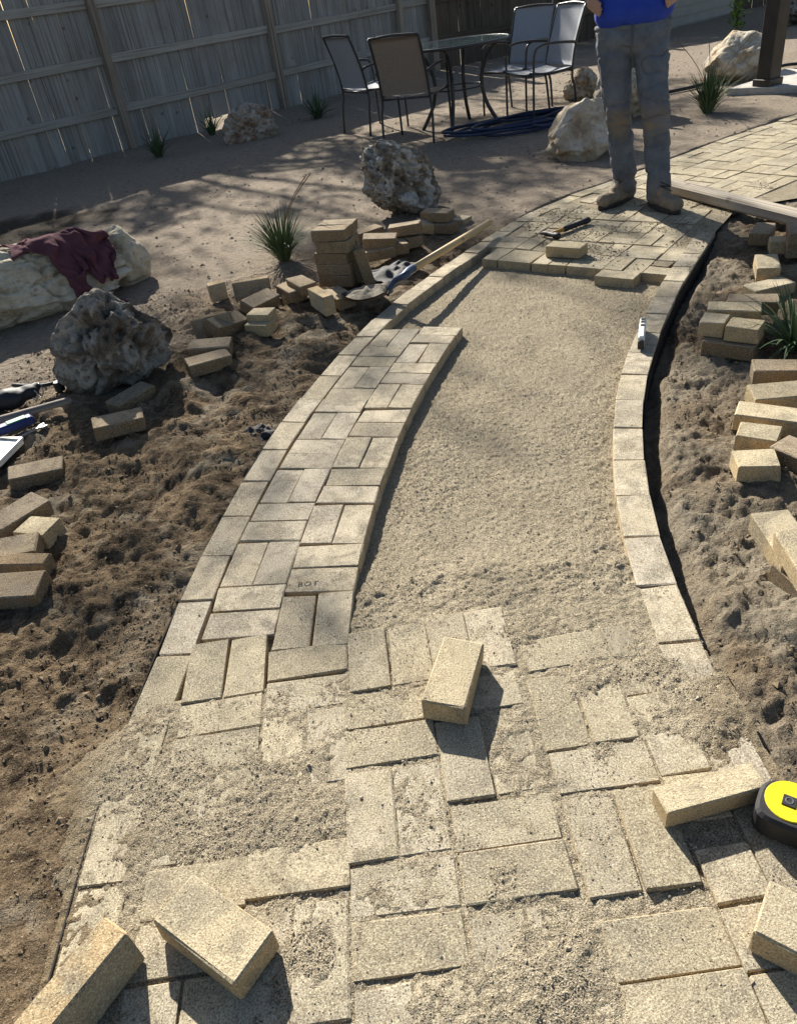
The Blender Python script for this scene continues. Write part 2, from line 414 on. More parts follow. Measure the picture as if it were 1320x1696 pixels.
def sand_h(x, y, fine=True):
    x = np.asarray(x, float); y = np.asarray(y, float)
    near = -0.0034 + 0.0030*fb2(x*9, y*9, 3, 4) + 0.0032*fb2(x*34, y*34, 13, 4, .6)
    for cx, cy, r, h in COVW:
        near = near + h*np.exp(-((x-cx)**2+(y-cy)**2)/(r*r)*1.3)
    lump = fb2(x*34, y*34, 8, 3)
    bed = -0.047 + 0.004*fb2(x*5, y*5, 5, 3)
    wob = 0.05*fb2(x*6, y*2, 4, 3)
    t = sstep(1.40, 1.80, y + wob)
    arc = np.exp(-((y-1.56+0.08*(x-0.2)**2-0.02*np.sin(x*9))/0.035)**2)*sstep(-.2, 0., x)*sstep(.62, .45, x)
    open_ = (-0.007)*(1-t) + bed*t + 0.008*arc*(0.7+lump) + (1-sstep(1.45, 1.8, y))*0.006*lump
    edge = np.exp(-((xR(y)-0.14-x)/0.07)**2)*sstep(3.4, 2.2, y)
    open_ = open_ + edge*(0.006+0.007*lump) + 0.0018*lump*(1-edge)
    strip = (x < xI(y)-0.01) & (y > 1.26) & (y < 3.33)
    z = np.where(strip, -0.020, open_)
    nb = np.where(x < -0.17, 1.27, 1.405)
    k = sstep(nb+0.02, nb-0.02, y + 0.03*fb2(x*14, y*14, 9, 2)) * np.where(strip & (y > 1.30), 0.0, 1.0)
    z = z*(1-k) + near*k
    if fine:
        amp = np.where(strip, 0.3, 1.0)
        z = z + amp*(0.0046*vn2(x*118, y*118, 21) + 0.0028*vn2(x*62, y*62, 22))
    return z

def ground_h(x, y, fine=True):
    x = np.asarray(x, float); y = np.asarray(y, float)
    dl = xL(y)-x; dr = x-xR(y)
    lum = fb2(x*4.5, y*4.5, 31, 4, 0.55); foot = fb2(x*8.5+0.3*y, y*6.5, 37, 4, 0.55); big = fb2(x*0.9, y*0.9, 33, 3)
    dugL = sstep(1.9, 0.9, dl)*sstep(5.2, 4.2, y); nearL = sstep(1.35, 1.15, y)
    zl = -0.028*dugL + dugL*(0.062*lum + 0.020*np.clip(foot, -.35, 0.25) + 0.014*fb2(x*19, y*19, 39, 5, .65)) - 0.05*dugL*np.exp(-(dl/0.09)**2)*sstep(1.5, 1.9, y)*(0.5+foot)
    zl = zl*(1-0.6*nearL) + nearL*(-0.002)
    w = 0.040 + 0.04*fb2(y*6, x*0, 41, 3)
    tr = sstep(1.05, 1.6, y)*sstep(4.05, 3.6, y)
    wall = sstep(w-.02, w+0.045, dr)
    zr = -0.028 + 0.030*lum + 0.018*np.clip(foot, -.3, 0.2) + 0.017*fb2(x*19, y*19, 40, 5, .65)
    zr = zr*wall + (1-wall)*(-0.028*(1-tr) - 0.092*tr)
    dugR = sstep(1.6, 0.8, dr)*sstep(5.0, 4.2, y)
    zr = zr*dugR
    und = 0.03*big*sstep(4.5, 7, y) + 0.012*fb2(x*2.4, y*2.4, 51, 3)*sstep(3.5, 5, y)
    z = np.where(dl > 0, zl+und, np.where(dr > 0, zr, -0.13))
    z = np.where((y > 4.5) & (dl <= 0), -0.13, z)
    z = np.where((dl <= 0) & (x > 8), und, z)
    if fine:
        a = 0.25+np.maximum(dugL, dugR)*0.75
        z = z + a*(0.007*vn2(x*46, y*46, 61) + 0.010*vn2(x*85, y*85, 62))*np.where((y < 8) & (abs(x) < 5), 1, 0.3)
    return z
def gz(x, y): return float(ground_h(np.array([x]), np.array([y]), False)[0])

def graded(stops):
    out = []
    for a, b, st in stops: out += list(np.arange(a, b-1e-9, st))
    return np.array(out+[stops[-1][1]])
gx = graded([(-60, -12, 4), (-12, -5, .35), (-5, -2.6, .05), (-2.6, -.66, .0115), (-.66, .58, .03), (.58, 1.95, .0115), (1.95, 3.2, .03), (3.2, 8, .1), (8, 16, .5), (16, 64, 4)])
gy = graded([(-6, -.4, .4), (-.4, .35, .05), (.35, 2.2, .0105), (2.2, 4.2, .014), (4.2, 6.5, .028), (6.5, 10, .06), (10, 18, .15), (18, 90, 4)])
GX, GY = np.meshgrid(gx, gy, indexing='ij'); fxv = GX.ravel(); fyv = GY.ravel()
gzv = ground_h(fxv, fyv)
nx, ny = len(gx), len(gy)
idx = np.arange(nx*ny).reshape(nx, ny)
Q = np.stack([idx[:-1, :-1].ravel(), idx[1:, :-1].ravel(), idx[1:, 1:].ravel(), idx[:-1, 1:].ravel()], 1)
gme = np_mesh('ground', np.stack([fxv, fyv, gzv], 1), Q)
at = gme.attributes.new('dug', 'FLOAT', 'POINT')
dl = xL(fyv)-fxv; dr = fxv-xR(fyv)
dug = np.where(dl > 0, sstep(1.9, 0.9, dl+0.5*fb2(fxv*3, fyv*3, 71))*sstep(5.2, 4.0, fyv+0.8*fb2(fxv*2, fyv*2, 72)), sstep(2.2, 1.2, dr)*sstep(5.2, 4.2, fyv))
at.data.foreach_set('value', dug.astype(np.float32))
at = gme.attributes.new('gritty', 'FLOAT', 'POINT')
at.data.foreach_set('value', np.where(dr > 0, np.clip(.55+1.1*fb2(fxv*3.1, fyv*3.1, 77), 0, .95), 0).astype(np.float32))
at = gme.attributes.new('mulch', 'FLOAT', 'POINT')
mc = gp(10, 385)
mu = sstep(1.0, 0.55, np.hypot((fxv-mc.x)/0.95, (fyv-mc.y)/0.75)+0.5*fb2(fxv*5, fyv*5, 75))*0.9
at.data.foreach_set('value', mu.astype(np.float32))
tag(link('ground', gme, M_SOIL), kind='structure', label='bare brown soil and pale grit of the yard')

# sand bed
sx = np.arange(-0.95, 2.1, 0.0042)
sy = graded([(.2, 1.65, .0042), (1.65, 2.6, .0065), (2.6, 4.4, .012)])
X, Y = np.meshgrid(sx, sy, indexing='ij'); X = X.ravel(); Y = Y.ravel(); Z = sand_h(X, Y)
idx = np.arange(len(X)).reshape(len(sx), len(sy))
Q = np.stack([idx[:-1, :-1].ravel(), idx[1:, :-1].ravel(), idx[1:, 1:].ravel(), idx[:-1, 1:].ravel()], 1)
lim = 0.16*sstep(1.36, 1.08, Y)*sstep(.78, 1.02, Y+.1*fb2(X*6, Y*6, 58)) + .022*(Y < 1.3)
spill = np.clip((xL(Y)-X)/0.15, 0, 1); Z = Z - 0.034*spill**1.4*(1+.8*fb2(X*12, Y*12, 55)) - 0.03*sstep(1.10, 1.32, Y)*(X < xL(Y)) - 0.012*sstep(.12, .0, X-xL(Y))*sstep(1.18, 1.3, Y)
ok = (X > xL(Y)-lim) & (X < xR(Y)+np.where(Y < 1.15, .02, 0.0)); Q = Q[ok[Q].all(1)]
used = np.zeros(len(X), bool); used[Q.ravel()] = True; rm = np.cumsum(used)-1
sbm = np_mesh('sand_bed', np.stack([X, Y, Z], 1)[used], rm[Q])
so = sstep(.16, -.10, X-xL(Y)+.22*fb2(X*7, Y*7, 56))*sstep(1.45, 1.2, Y)*.85 + sstep(.10, -.02, xR(Y)-X+.1*fb2(X*9, Y*9, 57))*sstep(1.3, 1.0, Y)*.6
at = sbm.attributes.new('soil', 'FLOAT', 'POINT'); at.data.foreach_set('value', np.clip(so, 0, 1)[used].astype(np.float32))
tag(link('sand_bed', sbm, M_SAND), kind='structure', label='raked bedding sand of the unfinished path')
# sand and bedding under the far paving
pm = MB(); pm.add([(.74, 4.28, -.006), (1.5, 3.63, -.006), (1.9, 4.02, -.006), (2.2, 4.4, -.006), (9, 4.62, -.006), (9, 9.6, -.006), (3.72, 6.6, -.006), (1.73, 5.36, -.006), (1.1, 4.93, -.006), (.82, 4.58, -.006)], [tuple(range(10))]) if True else pm.add([(0.6, 4.0, -.056), (1.2, 3.5, -.056), (1.45, 3.5, -.056), (1.9, 3.98, -.056), (2.2, 4.4, -.056), (9, 4.62, -.056), (9, 9.6, -.056), (3.72, 6.6, -.056), (1.73, 5.36, -.056), (1.1, 4.93, -.056), (.8, 4.58, -.056)], [tuple(range(11))])
tag(pm.build('patio_bed', M_SAND), kind='structure', label='sandy bed under the far brick paving')

# ------------------------------------------------------------------ bricks
BL, BW, BH = 0.197, 0.0975, 0.060
def brick_mesh(L, W, H, seed, ch=0.0026, chips=0):
    random.seed(seed); m = MB().box((0, 0, 0), (L, W, H), None, ch, 0.0011)
    for k in range(chips):                                   # knocked-off corners
        s = Vector((random.choice((-1, 1))*L/2, random.choice((-1, 1))*W/2, random.choice((-1, 1, 1))*H/2)); q = random.uniform(.002, .0055)
        for i, v in enumerate(m.v):
            v = Vector(v)
            if (v-s).length < .012: m.v[i] = tuple(v-Vector((math.copysign(q*random.uniform(.4, 1.3), s.x), math.copysign(q*random.uniform(.4, 1.3), s.y), math.copysign(q*.6, s.z))))
    return m.mesh('brick')
BRICKS = [brick_mesh(BL, BW, BH, i, .0024, i % 3) for i in range(9)]
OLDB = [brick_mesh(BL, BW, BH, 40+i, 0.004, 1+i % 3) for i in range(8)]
CLEANB = [brick_mesh(BL, BW, BH, 60+i, 0.0035, i % 3) for i in range(6)]
CLEANH = [brick_mesh(0.097, BW, BH, 80+i, 0.004, 1+i % 2) for i in range(3)]
for b in CLEANB+CLEANH: b.materials.append(M_CLEAN)
HALF = [brick_mesh(0.097, BW, BH, 20+i) for i in range(3)]
for b in BRICKS+HALF: b.materials.append(M_BRICK)
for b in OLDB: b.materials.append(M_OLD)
random.seed(11)
path = tag(empty('brick_path'), kind='structure', label='half laid brick path curving across the yard')
patio = tag(empty('brick_patio'), kind='structure', label='finished brick paving at the far end of the path')
PSET = [BRICKS, HALF]
def paver(parent, x, y, ang, L=BL, W=BW, z=0.0, jit=1.0):
    half = L < 0.13 and abs(L-0.097) < .02
    me = random.choice(PSET[1] if half else PSET[0])
    o = bpy.data.objects.new('paver', me); COL.objects.link(o); o.parent = parent
    o.location = (x+random.uniform(-.0012, .0012)*jit, y+random.uniform(-.0012, .0012)*jit, z-BH/2+random.uniform(-.0032, .0026)*jit)
    o.rotation_euler = (random.uniform(-.009, .009)*jit, random.uniform(-.006, .006)*jit, ang+random.uniform(-.010, .010)*jit+(math.pi if random.random() < .5 else 0))
    base = 0.097 if half else BL
    o.scale = (L/base, W/BW, 1)
    return o
def block(parent, cx, cy, ang, vert, z=0.0, a=0.2, b=0.2):
    c, s = math.cos(ang), math.sin(ang)
    for k in (-1, 1):
        if vert: dx, dy, r = k*a/4, 0, math.pi/2
        else: dx, dy, r = 0, k*b/4, 0
        paver(parent, cx+c*dx-s*dy, cy+s*dx+c*dy, ang+r, (b if vert else a)-0.0034, (a if vert else b)/2-0.0030, z)

STRIPB = [brick_mesh(BL, BW, BH, 120+i, .0024, i % 2) for i in range(9)]
for b in STRIPB: b.materials.append(M_LAID)
PSET[0] = STRIPB
random.seed(12)
# strip: inner column and second column follow the curve
ie = [(-.172, 1.357), (-.150, 1.561), (-.114, 1.759), (-.07, 1.954), (-.015, 2.156), (.044, 2.351), (.109, 2.547), (.18, 2.733), (.256, 2.914), (.335, 3.092), (.417, 3.262)]
for i in range(10):
    p, q = Vector(ie[i]), Vector(ie[i+1]); t = (q-p).normalized(); n = Vector((-t.y, t.x)); a = math.atan2(t.y, t.x)-math.pi/2
    aw = .1970-.0009*i; c = (p+q)/2 + n*(aw/2+.0005)
    block(path, c.x, c.y, a, i % 2 == 0, 0.0, aw, (q-p).length)
c1 = []                                                   # second column, on the parallel curve
Q = IE; t_ = np.gradient(Q, axis=0); t_ /= np.linalg.norm(t_, axis=1)[:, None]; N_ = np.stack([-t_[:, 1], t_[:, 0]], 1)
sq_ = np.linspace(0, 1, len(Q)); aw_ = .1965-.0085*sq_; mid = Q + N_*(aw_*1.5+.0015)[:, None]; d = np.r_[0, np.cumsum(np.linalg.norm(np.diff(mid, axis=0), axis=1))]
s = 0.058; i = 0
def at_s(line, dd, sv): return np.array([np.interp(sv, dd, line[:, 0]), np.interp(sv, dd, line[:, 1])])
while s+0.2 < d[-1]+0.08:
    p = at_s(mid, d, s); q = at_s(mid, d, min(s+.2, d[-1])); tt = q-p; a = math.atan2(tt[1], tt[0])-math.pi/2; c = (p+q)/2
    block(path, c[0], c[1], a, i % 2 == 1, 0.0, .1965-.0085*s/d[-1], 0.2); s += 0.2005; i += 1
PSET[0] = BRICKS
# near field, laid square to the path
NEAR = [(-.478, 1.35, 1), (-.478, 1.145, 0), (-.480, .94, 1), (-.480, .735, 0), (-.480, .53, 1), (-.48, .325, 0),
        (-.275, 1.275, 0), (-.278, 1.07, 1), (-.288, .845, 0), (-.295, .63, 1), (-.295, .425, 0),
        (-.076, 1.302, 1), (-.094, 1.095, 0), (-.096, .885, 1), (-.095, .680, 0), (-.092, .472, 1), (-.09, .27, 0),
        (.122, 1.310, 1), (.108, 1.100, 0), (.106, .982, 1), (.110, .775, 0), (.110, .562, 1), (.11, .36, 0),
        (.325, 1.060, 1), (.322, .755, 1), (.326, .52, 0), (.33, .31, 1)]
for x, y, v in NEAR:
    if (x, y) == (-.478, 1.35): y = 1.345
    if (x, y) == (.108, 1.100): block(path, .108, 1.146, 0.0, 0, 0, .2, .13) if False else paver(path, .108, 1.144, 0.0); continue
    block(path, x, y, random.uniform(-.012, .012), v)
paver(path, .335, 1.232, .03); paver(path, .325, .909, -.02); paver(path, .462, 1.235, .0, .055)
for y in (1.118, 1.02, .915, .815): paver(path, .476, y, random.uniform(-.05, .05), .097)
for y in (.667, .56, .455): paver(path, .476, y, random.uniform(-.05, .05), .097)
# border courses laid lengthwise
def course(parent, line, off, s0, s1, z=0.0, step=0.2, zf=None):
    t_ = np.gradient(line, axis=0); t_ /= np.linalg.norm(t_, axis=1)[:, None]; N_ = np.stack([-t_[:, 1], t_[:, 0]], 1)
    P = line + N_*off; d = np.r_[0, np.cumsum(np.linalg.norm(np.diff(P, axis=0), axis=1))]; s = s0
    while s < min(s1, d[-1]-0.02):
        p = at_s(P, d, s); q = at_s(P, d, min(s+step, d[-1])); c = (p+q)/2
        paver(parent, c[0], c[1], math.atan2(q[1]-p[1], q[0]-p[0]), step-0.004, BW-.002, z); s += step
PSET[0] = STRIPB
PSET[0] = BRICKS
course(path, LE, -0.0500, 0.12, 1.5)
PSET[0] = STRIPB
course(path, LE, -0.0500, 1.52, 5.32)
PSET[0] = BRICKS
course(patio, LE, -0.0545, 5.325, 9.6)
PSET[0] = STRIPB
course(path, RE, 0.0515, 0.30, 4.35)
PSET[0] = BRICKS

def field(parent, origin, ang, nu, nv, test, ph=0):
    c, s = math.cos(ang), math.sin(ang)
    for i in range(-nu, nu):
        for j in range(-nv, nv):
            for k in (-1, 1):
                v = (i+j+ph) % 2 == 0
                u0, v0 = (i+.5)*.201, (j+.5)*.201
                du, dv, r = (k*.05, 0, math.pi/2) if v else (0, k*.05, 0)
                x = origin[0]+c*(u0+du)-s*(v0+dv); y = origin[1]+s*(u0+du)+c*(v0+dv)
                if test(x, y): paver(parent, x, y, ang+r)
def far1(x, y):
    a = math.radians(49.5); u = (x-1.2)*math.cos(a)+(y-3.7)*math.sin(a); w = -(x-1.2)*math.sin(a)+(y-3.7)*math.cos(a)
    jag = 0.07*math.sin(w*9)
    return x > xL(y)+.19 and x < xR(y)-0.14 and u > -0.02+jag and u < 1.12
def far2(x, y):
    a = math.radians(49.5); u = (x-1.2)*math.cos(a)+(y-3.7)*math.sin(a)
    return x > xL(y)+.24 and u > 1.14 and y > 4.50 and x < 4.6 and x < 2.35+(y-4.5)*1.75
field(patio, (1.2, 3.72), math.radians(49.5), 9, 9, far1)
field(patio, (2.3, 5.2), math.radians(32), 14, 14, far2)

# ------------------------------------------------------------------ plastic edging
def edging(name, line, s0, s1, label, z0, zt, side):
    m = MB(); d = np.r_[0, np.cumsum(np.linalg.norm(np.diff(line, axis=0), axis=1))]
    t_ = np.gradient(line, axis=0); t_ /= np.linalg.norm(t_, axis=1)[:, None]; N_ = np.stack([-t_[:, 1], t_[:, 0]], 1)
    prev = None
    for k, s in enumerate(np.arange(s0, s1, .03)):
        p = at_s(line, d, s); n = at_s(N_, d, s)*side
        z = zt(s) + 0.003*math.sin(s*5.3)+0.002*math.sin(s*13)
        w = 0.0015*math.sin(s*8.1)
        a = p+n*(0.001+w); b = p+n*(0.0042+w); b0 = len(m.v)
        m.v += [(a[0], a[1], z0), (a[0], a[1], z), (b[0], b[1], z), (b[0], b[1], z0)]
        if prev is not None:
            for i in range(4):
                j = (i+1) % 4; m.f.append((prev+i, prev+j, b0+j, b0+i))
        else: m.f.append((b0, b0+1, b0+2, b0+3))
        prev = b0
    m.f.append((prev+3, prev+2, prev+1, prev))
    return tag(m.build(name, M_EDGE), label, 'edging', 'edging strips of the path')
edging('landscape_edging', LE, 0.25, 9.5, 'thin black plastic edging along the left and far side of the brick path', -.11, lambda s: -0.008 if s > 1.3 else (-0.002+0.008*math.exp(-((s-.75)/.25)**2)), 1)
edging('landscape_edging', RE, 0.25, 4.6, 'thin black plastic edging outside the curved right-hand brick course', -.115, lambda s: -0.016, -1)

# ------------------------------------------------------------------ loose bricks
DIM = {'F': (BL, BW, BH), 'S': (BW, BL, BH), 'E': (BL, BH, BW), 'H': (0.10, 0.10, BH), 'U': (BH, BW, BL), 'C': (0.125, 0.10, BH), 'D': (0.10, BH, BW), 'T': (BL, .056, .046)}
BRN = [0]
def loose(a, b, kind, label, z=None, tilt=(0, 0), group=None, old=True, anchor='m', sink=0.006, dyaw=0):
    """a, b: where the two ends of the brick's front top edge were surveyed"""
    L, W, H = DIM[kind]
    g = gp((a[0]+b[0])/2, (a[1]+b[1])/2, 0.0); zb = gz(g.x, g.y)-sink if z is None else z
    if z is None and xL(g.y) < g.x < xR(g.y): zb = 0.0
    pa = gp(*a, zb+H); pb = gp(*b, zb+H); d = pb-pa; d.z = 0; d.normalize()
    n = Vector((-d.y, d.x, 0))
    if n.dot(Vector((pa.x, pa.y, 0))) < 0: n = -n
    c = {'m': (pa+pb)/2, 'a': pa+d*L/2, 'b': pb-d*L/2}[anchor] + n*W/2
    BRN[0] += 1
    random.seed(900+BRN[0])
    me = {'F': BRICKS, 'S': BRICKS, 'E': BRICKS, 'U': BRICKS, 'T': BRICKS}.get(kind, HALF)
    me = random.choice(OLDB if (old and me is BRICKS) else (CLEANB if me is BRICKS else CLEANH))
    o = bpy.data.objects.new('loose_brick', me); COL.objects.link(o)
    yaw = math.atan2(d.y, d.x)+dyaw
    Rz = Matrix.Rotation(yaw, 3, 'Z')
    Rt = Matrix.Rotation(math.radians(tilt[0]), 3, 'X') @ Matrix.Rotation(math.radians(tilt[1]), 3, 'Y')
    loc = {'F': Matrix.Identity(3), 'S': Matrix.Rotation(math.pi/2, 3, 'Z'), 'E': Matrix.Rotation(math.pi/2, 3, 'X'), 'U': Matrix.Rotation(math.pi/2, 3, 'Y'),
           'H': Matrix.Identity(3), 'C': Matrix.Identity(3), 'D': Matrix.Rotation(math.pi/2, 3, 'X'), 'T': Matrix.Identity(3)}[kind]
    o.rotation_euler = (Rz @ Rt @ loc).to_euler()
    if kind == 'C': o.scale = (1.28, 1, 1)
    if kind == 'T': o.scale = (1, .056/BW, .046/BH)
    lift = 0.5*(abs(math.sin(math.radians(tilt[0])))*W*0.6 + abs(math.sin(math.radians(tilt[1])))*L*0.6)
    o.location = (c.x, c.y, zb+H/2+lift)
    return tag(o, label, 'brick', group)
G = 'loose bricks left of the path'
loose((11.5, 797.5), (100, 774.5), 'F', 'loose brick lying tilted on the soil just below the white tray at the left edge', tilt=(4, 3), group=G)
loose((-15, 890), (94, 818), 'F', 'speckled brick lying behind the bright-topped corner brick at the left edge', tilt=(8, 2), group=G)
loose((4.4, 881.6), (85, 888.7), 'C', 'bright smooth-topped brick with its corner toward the path, at the left edge', group=G, old=False)
loose((-40, 932), (44, 913), 'F', 'brick half hidden between the bright-topped brick and the low pair at the left edge', tilt=(6, 3), group=G)
loose((-30, 936), (74, 934), 'E', 'upper of the two bricks lying one before the other at the far left edge', group=G, sink=.03)
loose((-50, 990), (56, 984), 'F', 'lowest and nearest of the loose bricks along the left edge', tilt=(10, 0), group=G)
loose((152, 712), (236, 690), 'F', 'pale-topped brick lying alone below the porous grey rock', tilt=(3, 2), group=G)
loose((198, 671), (255, 640), 'F', 'brick lying in the shadow at the foot of the porous grey rock', tilt=(2, -2), group=G)
loose((310.6, 609), (386, 586), 'F', 'front brick of the lit pair right of the porous grey rock', tilt=(4, 2), group=G)
loose((308, 580.6), (381, 571), 'F', 'rear brick of the lit pair right of the porous grey rock', tilt=(5, 3), group=G)
loose((322, 533), (376, 526), 'E', 'dark brick standing on edge against a tilted brick behind the lit pair', tilt=(-12, -6), group=G)
loose((366, 545), (405, 526), 'F', 'brick propped up steeply like a roof at the front of the scattered heap', tilt=(22, 8), group=G, z=0.0)
loose((404, 539), (440, 539), 'C', 'front brick of the small lit pair at the near end of the scattered heap', group=G, old=False)
loose((401.5, 522), (449, 521), 'C', 'rear brick of the small lit pair at the near end of the scattered heap', group=G, z=.012)
loose((343, 474), (375, 466), 'D', 'leftmost brick of the scattered heap, standing on edge with a lit top', group=G)
loose((382, 471.5), (446, 461), 'E', 'brick on edge showing its whole broad face in the scattered heap', tilt=(-6, 0), group=G)
loose((422, 505), (458, 487), 'F', 'dark brick leaning in front of the broad-faced one in the heap', tilt=(18, 0), group=G, z=.0)
loose((463, 488.5), (491, 490), 'H', 'small brick end facing the viewer in the middle of the heap', group=G)
loose((450, 469), (483, 487), 'F', 'left of the two pale flat-lying bricks just left of the tall stack', group=G, z=.0)
loose((470, 459), (500, 477), 'F', 'right of the two pale flat-lying bricks just left of the tall stack', group=G, z=.03)
loose((506, 476), (537, 494.5), 'E', 'brick on its long edge pointing at the path below the tall stack', group=G, old=False)
loose((537, 482), (556, 494), 'F', 'dark brick lying between the tall stack and the shovel blade', group=G)
a0, b0 = (510, 382), (572, 380)
pa, pb = gp(*a0, .30), gp(*b0, .30); dd = (pb-pa); dd.z = 0; dd.normalize(); nn = Vector((-dd.y, dd.x, 0)); yaw0 = math.atan2(dd.y, dd.x)
LAY = ['top', 'second', 'middle', 'fourth', 'bottom']
for k in range(5):
    for r in (0, 1):
        random.seed(300+k*2+r)
        c = (pa+pb)/2 + nn*(0.05+r*0.1) + dd*random.uniform(-.012, .012)
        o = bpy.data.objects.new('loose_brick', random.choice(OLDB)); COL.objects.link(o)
        o.location = (c.x, c.y, .27-k*.0605); o.rotation_euler = (random.uniform(-.015, .015), random.uniform(-.012, .012), yaw0+random.uniform(-.06, .06))
        tag(o, '%s brick in the %s layer of the tall neat brick stack' % (('front', 'rear')[r], LAY[k]), 'brick', 'bricks of the tall stack')
G = 'loose bricks behind the shovel'
loose((582, 408), (594, 406), 'U', 'upright brick leaning against the right side of the tall stack', tilt=(0, -8), group=G, z=0.0)
loose((594, 414), (605, 412), 'U', 'second upright brick, right of the one leaning on the tall stack', tilt=(0, -10), group=G, z=-.01)
loose((605.6, 418), (648, 409.5), 'F', 'brick lying nearest the dark cloth, behind the shovel blade', group=G, z=.0)
loose((602, 398), (651, 393), 'F', 'brick resting on top behind the dark cloth, left of the grey-topped brick', tilt=(4, 4), group=G, z=.05)
loose((649, 407), (677, 402), 'S', 'lower brick with its end toward the path, under the grey-topped brick', group=G, z=.0)
loose((644, 377.7), (690, 374), 'F', 'grey-topped brick on the pile in front of the honeycomb rock', tilt=(-3, -4), group=G, z=.062)
loose((674.5, 396), (701, 389), 'S', 'lower brick right of the middle of the pile before the honeycomb rock', group=G, z=.0)
loose((702, 375), (718, 371), 'H', 'tilted brick between the grey-topped brick and the double-stacked pair', tilt=(10, 20), group=G, z=.0)
loose((689, 351), (745, 352), 'F', 'upper brick of the double-stacked pair beside the honeycomb rock', group=G, z=.062)
loose((700, 371), (751, 371), 'F', 'lower brick of the double-stacked pair beside the honeycomb rock', group=G, z=.0)
loose((750, 363), (764, 364), 'H', 'small brick end poking out right of the double-stacked pair', group=G, z=-.035)
loose((600, 386), (632, 375), 'F', 'shaded brick at the left foot of the honeycomb rock', group=G, z=.0)
G = 'loose bricks right of the path'
loose((1241, 386), (1275, 387), 'S', 'dark shaded brick alone below the end of the pale timber', group=G, z=0.0)
loose((1282, 401), (1309, 400), 'H', 'small brick upright in front of the right-hand stack near the timber', group=G, z=.0)
loose((1309, 407), (1338, 406), 'S', 'lower brick of the little stack cut by the right edge', group=G, z=.0)
loose((1313, 386), (1342, 385), 'S', 'upper brick of the little stack cut by the right edge', group=G, z=.062)
loose((1253.5, 444), (1295, 443), 'S', 'square-looking brick with its end to the viewer above the spiky plant', group=G, z=.0, old=False)
loose((1248, 483), (1324, 466), 'F', 'brick sunk in soil behind the spiky plant, pale strip of top showing', group=G, z=-.035, old=False)
loose((1217, 499), (1278, 500), 'F', 'rear brick of the top row left of the spiky plant', group=G, z=.02)
loose((1170, 513), (1263, 515), 'F', 'long pale brick across the back of the low pile left of the spiky plant', group=G, z=.035, old=False)
loose((1158, 532), (1198, 536), 'H', 'top left brick at the front of the low pile left of the spiky plant', group=G, z=.036, old=False)
loose((1203, 538), (1245, 547), 'C', 'chipped top right brick at the front of the low pile left of the spiky plant', group=G, z=.036, old=False, dyaw=.25)
loose((1162, 564), (1247, 575), 'F', 'bottom brick carrying the low pile left of the spiky plant', group=G, z=-.026)
loose((1180, 545), (1268, 545), 'F', 'hidden lower rear brick of the low pile left of the spiky plant', group=G, z=-.026)
loose((1258, 614), (1344, 614), 'F', 'brick with leaf shadows across its top right under the spiky plant', group=G, z=-.01)
loose((1261, 660), (1345, 653), 'F', 'stained pale brick tilted up just below the brick under the spiky plant', tilt=(6, 0), group=G, z=-.02, old=False)
loose((1222, 686.5), (1318, 699.5), 'F', 'long flat brick above the two blocky half bricks at the right', group=G, z=-.02, old=False)
loose((1223, 722.5), (1286, 731), 'C', 'rear one of the two blocky half bricks at the right', group=G, z=-.02, old=False)
loose((1230, 774), (1293, 772), 'C', 'front one of the two blocky half bricks at the right', group=G, z=-.02, old=False)
loose((1299, 749), (1345, 768), 'F', 'brick cut by the right edge beside the blocky half bricks', group=G, z=-.02)
loose((1253, 869), (1285, 914), 'F', 'lower brick of the crossed pair at the right edge', tilt=(0, 4), group=G, z=-.01, old=False)
loose((1290.6, 890), (1322, 949), 'F', 'upper brick laid across the pair at the right edge', group=G, z=.045, old=False, tilt=(4, -4))
loose((1302, 955), (1335, 985), 'F', 'brick sunk in the soil below the crossed pair at the right edge', group=G, z=-.04)
G = 'loose bricks on the paving'
loose((697.6, 1161), (769.4, 1173), 'S', 'clean brick casting a sharp shadow in the middle of the sandy paving', group=G, z=.002, old=False)
loose((243, 1520), (397, 1640), 'F', 'flat pale brick on the near left paving beside the one on edge', group=G, z=.003, old=False)
loose((212, 1545), (90, 1696), 'E', 'brick standing on edge in the bottom left corner', group=G, z=.0, old=False, anchor='a')
loose((1105, 1349), (1275, 1302), 'T', 'narrow split brick touching the yellow tape measure', group=G, z=.003, old=False)
loose((1248, 1545), (1322, 1583), 'F', 'brick cut by the right edge in the bottom right corner', group=G, z=.003, old=False, anchor='a')
loose((902.7, 407), (961, 411), 'F', 'single brick set down beside the hammer on the far paving', group=G, z=.002, old=False)

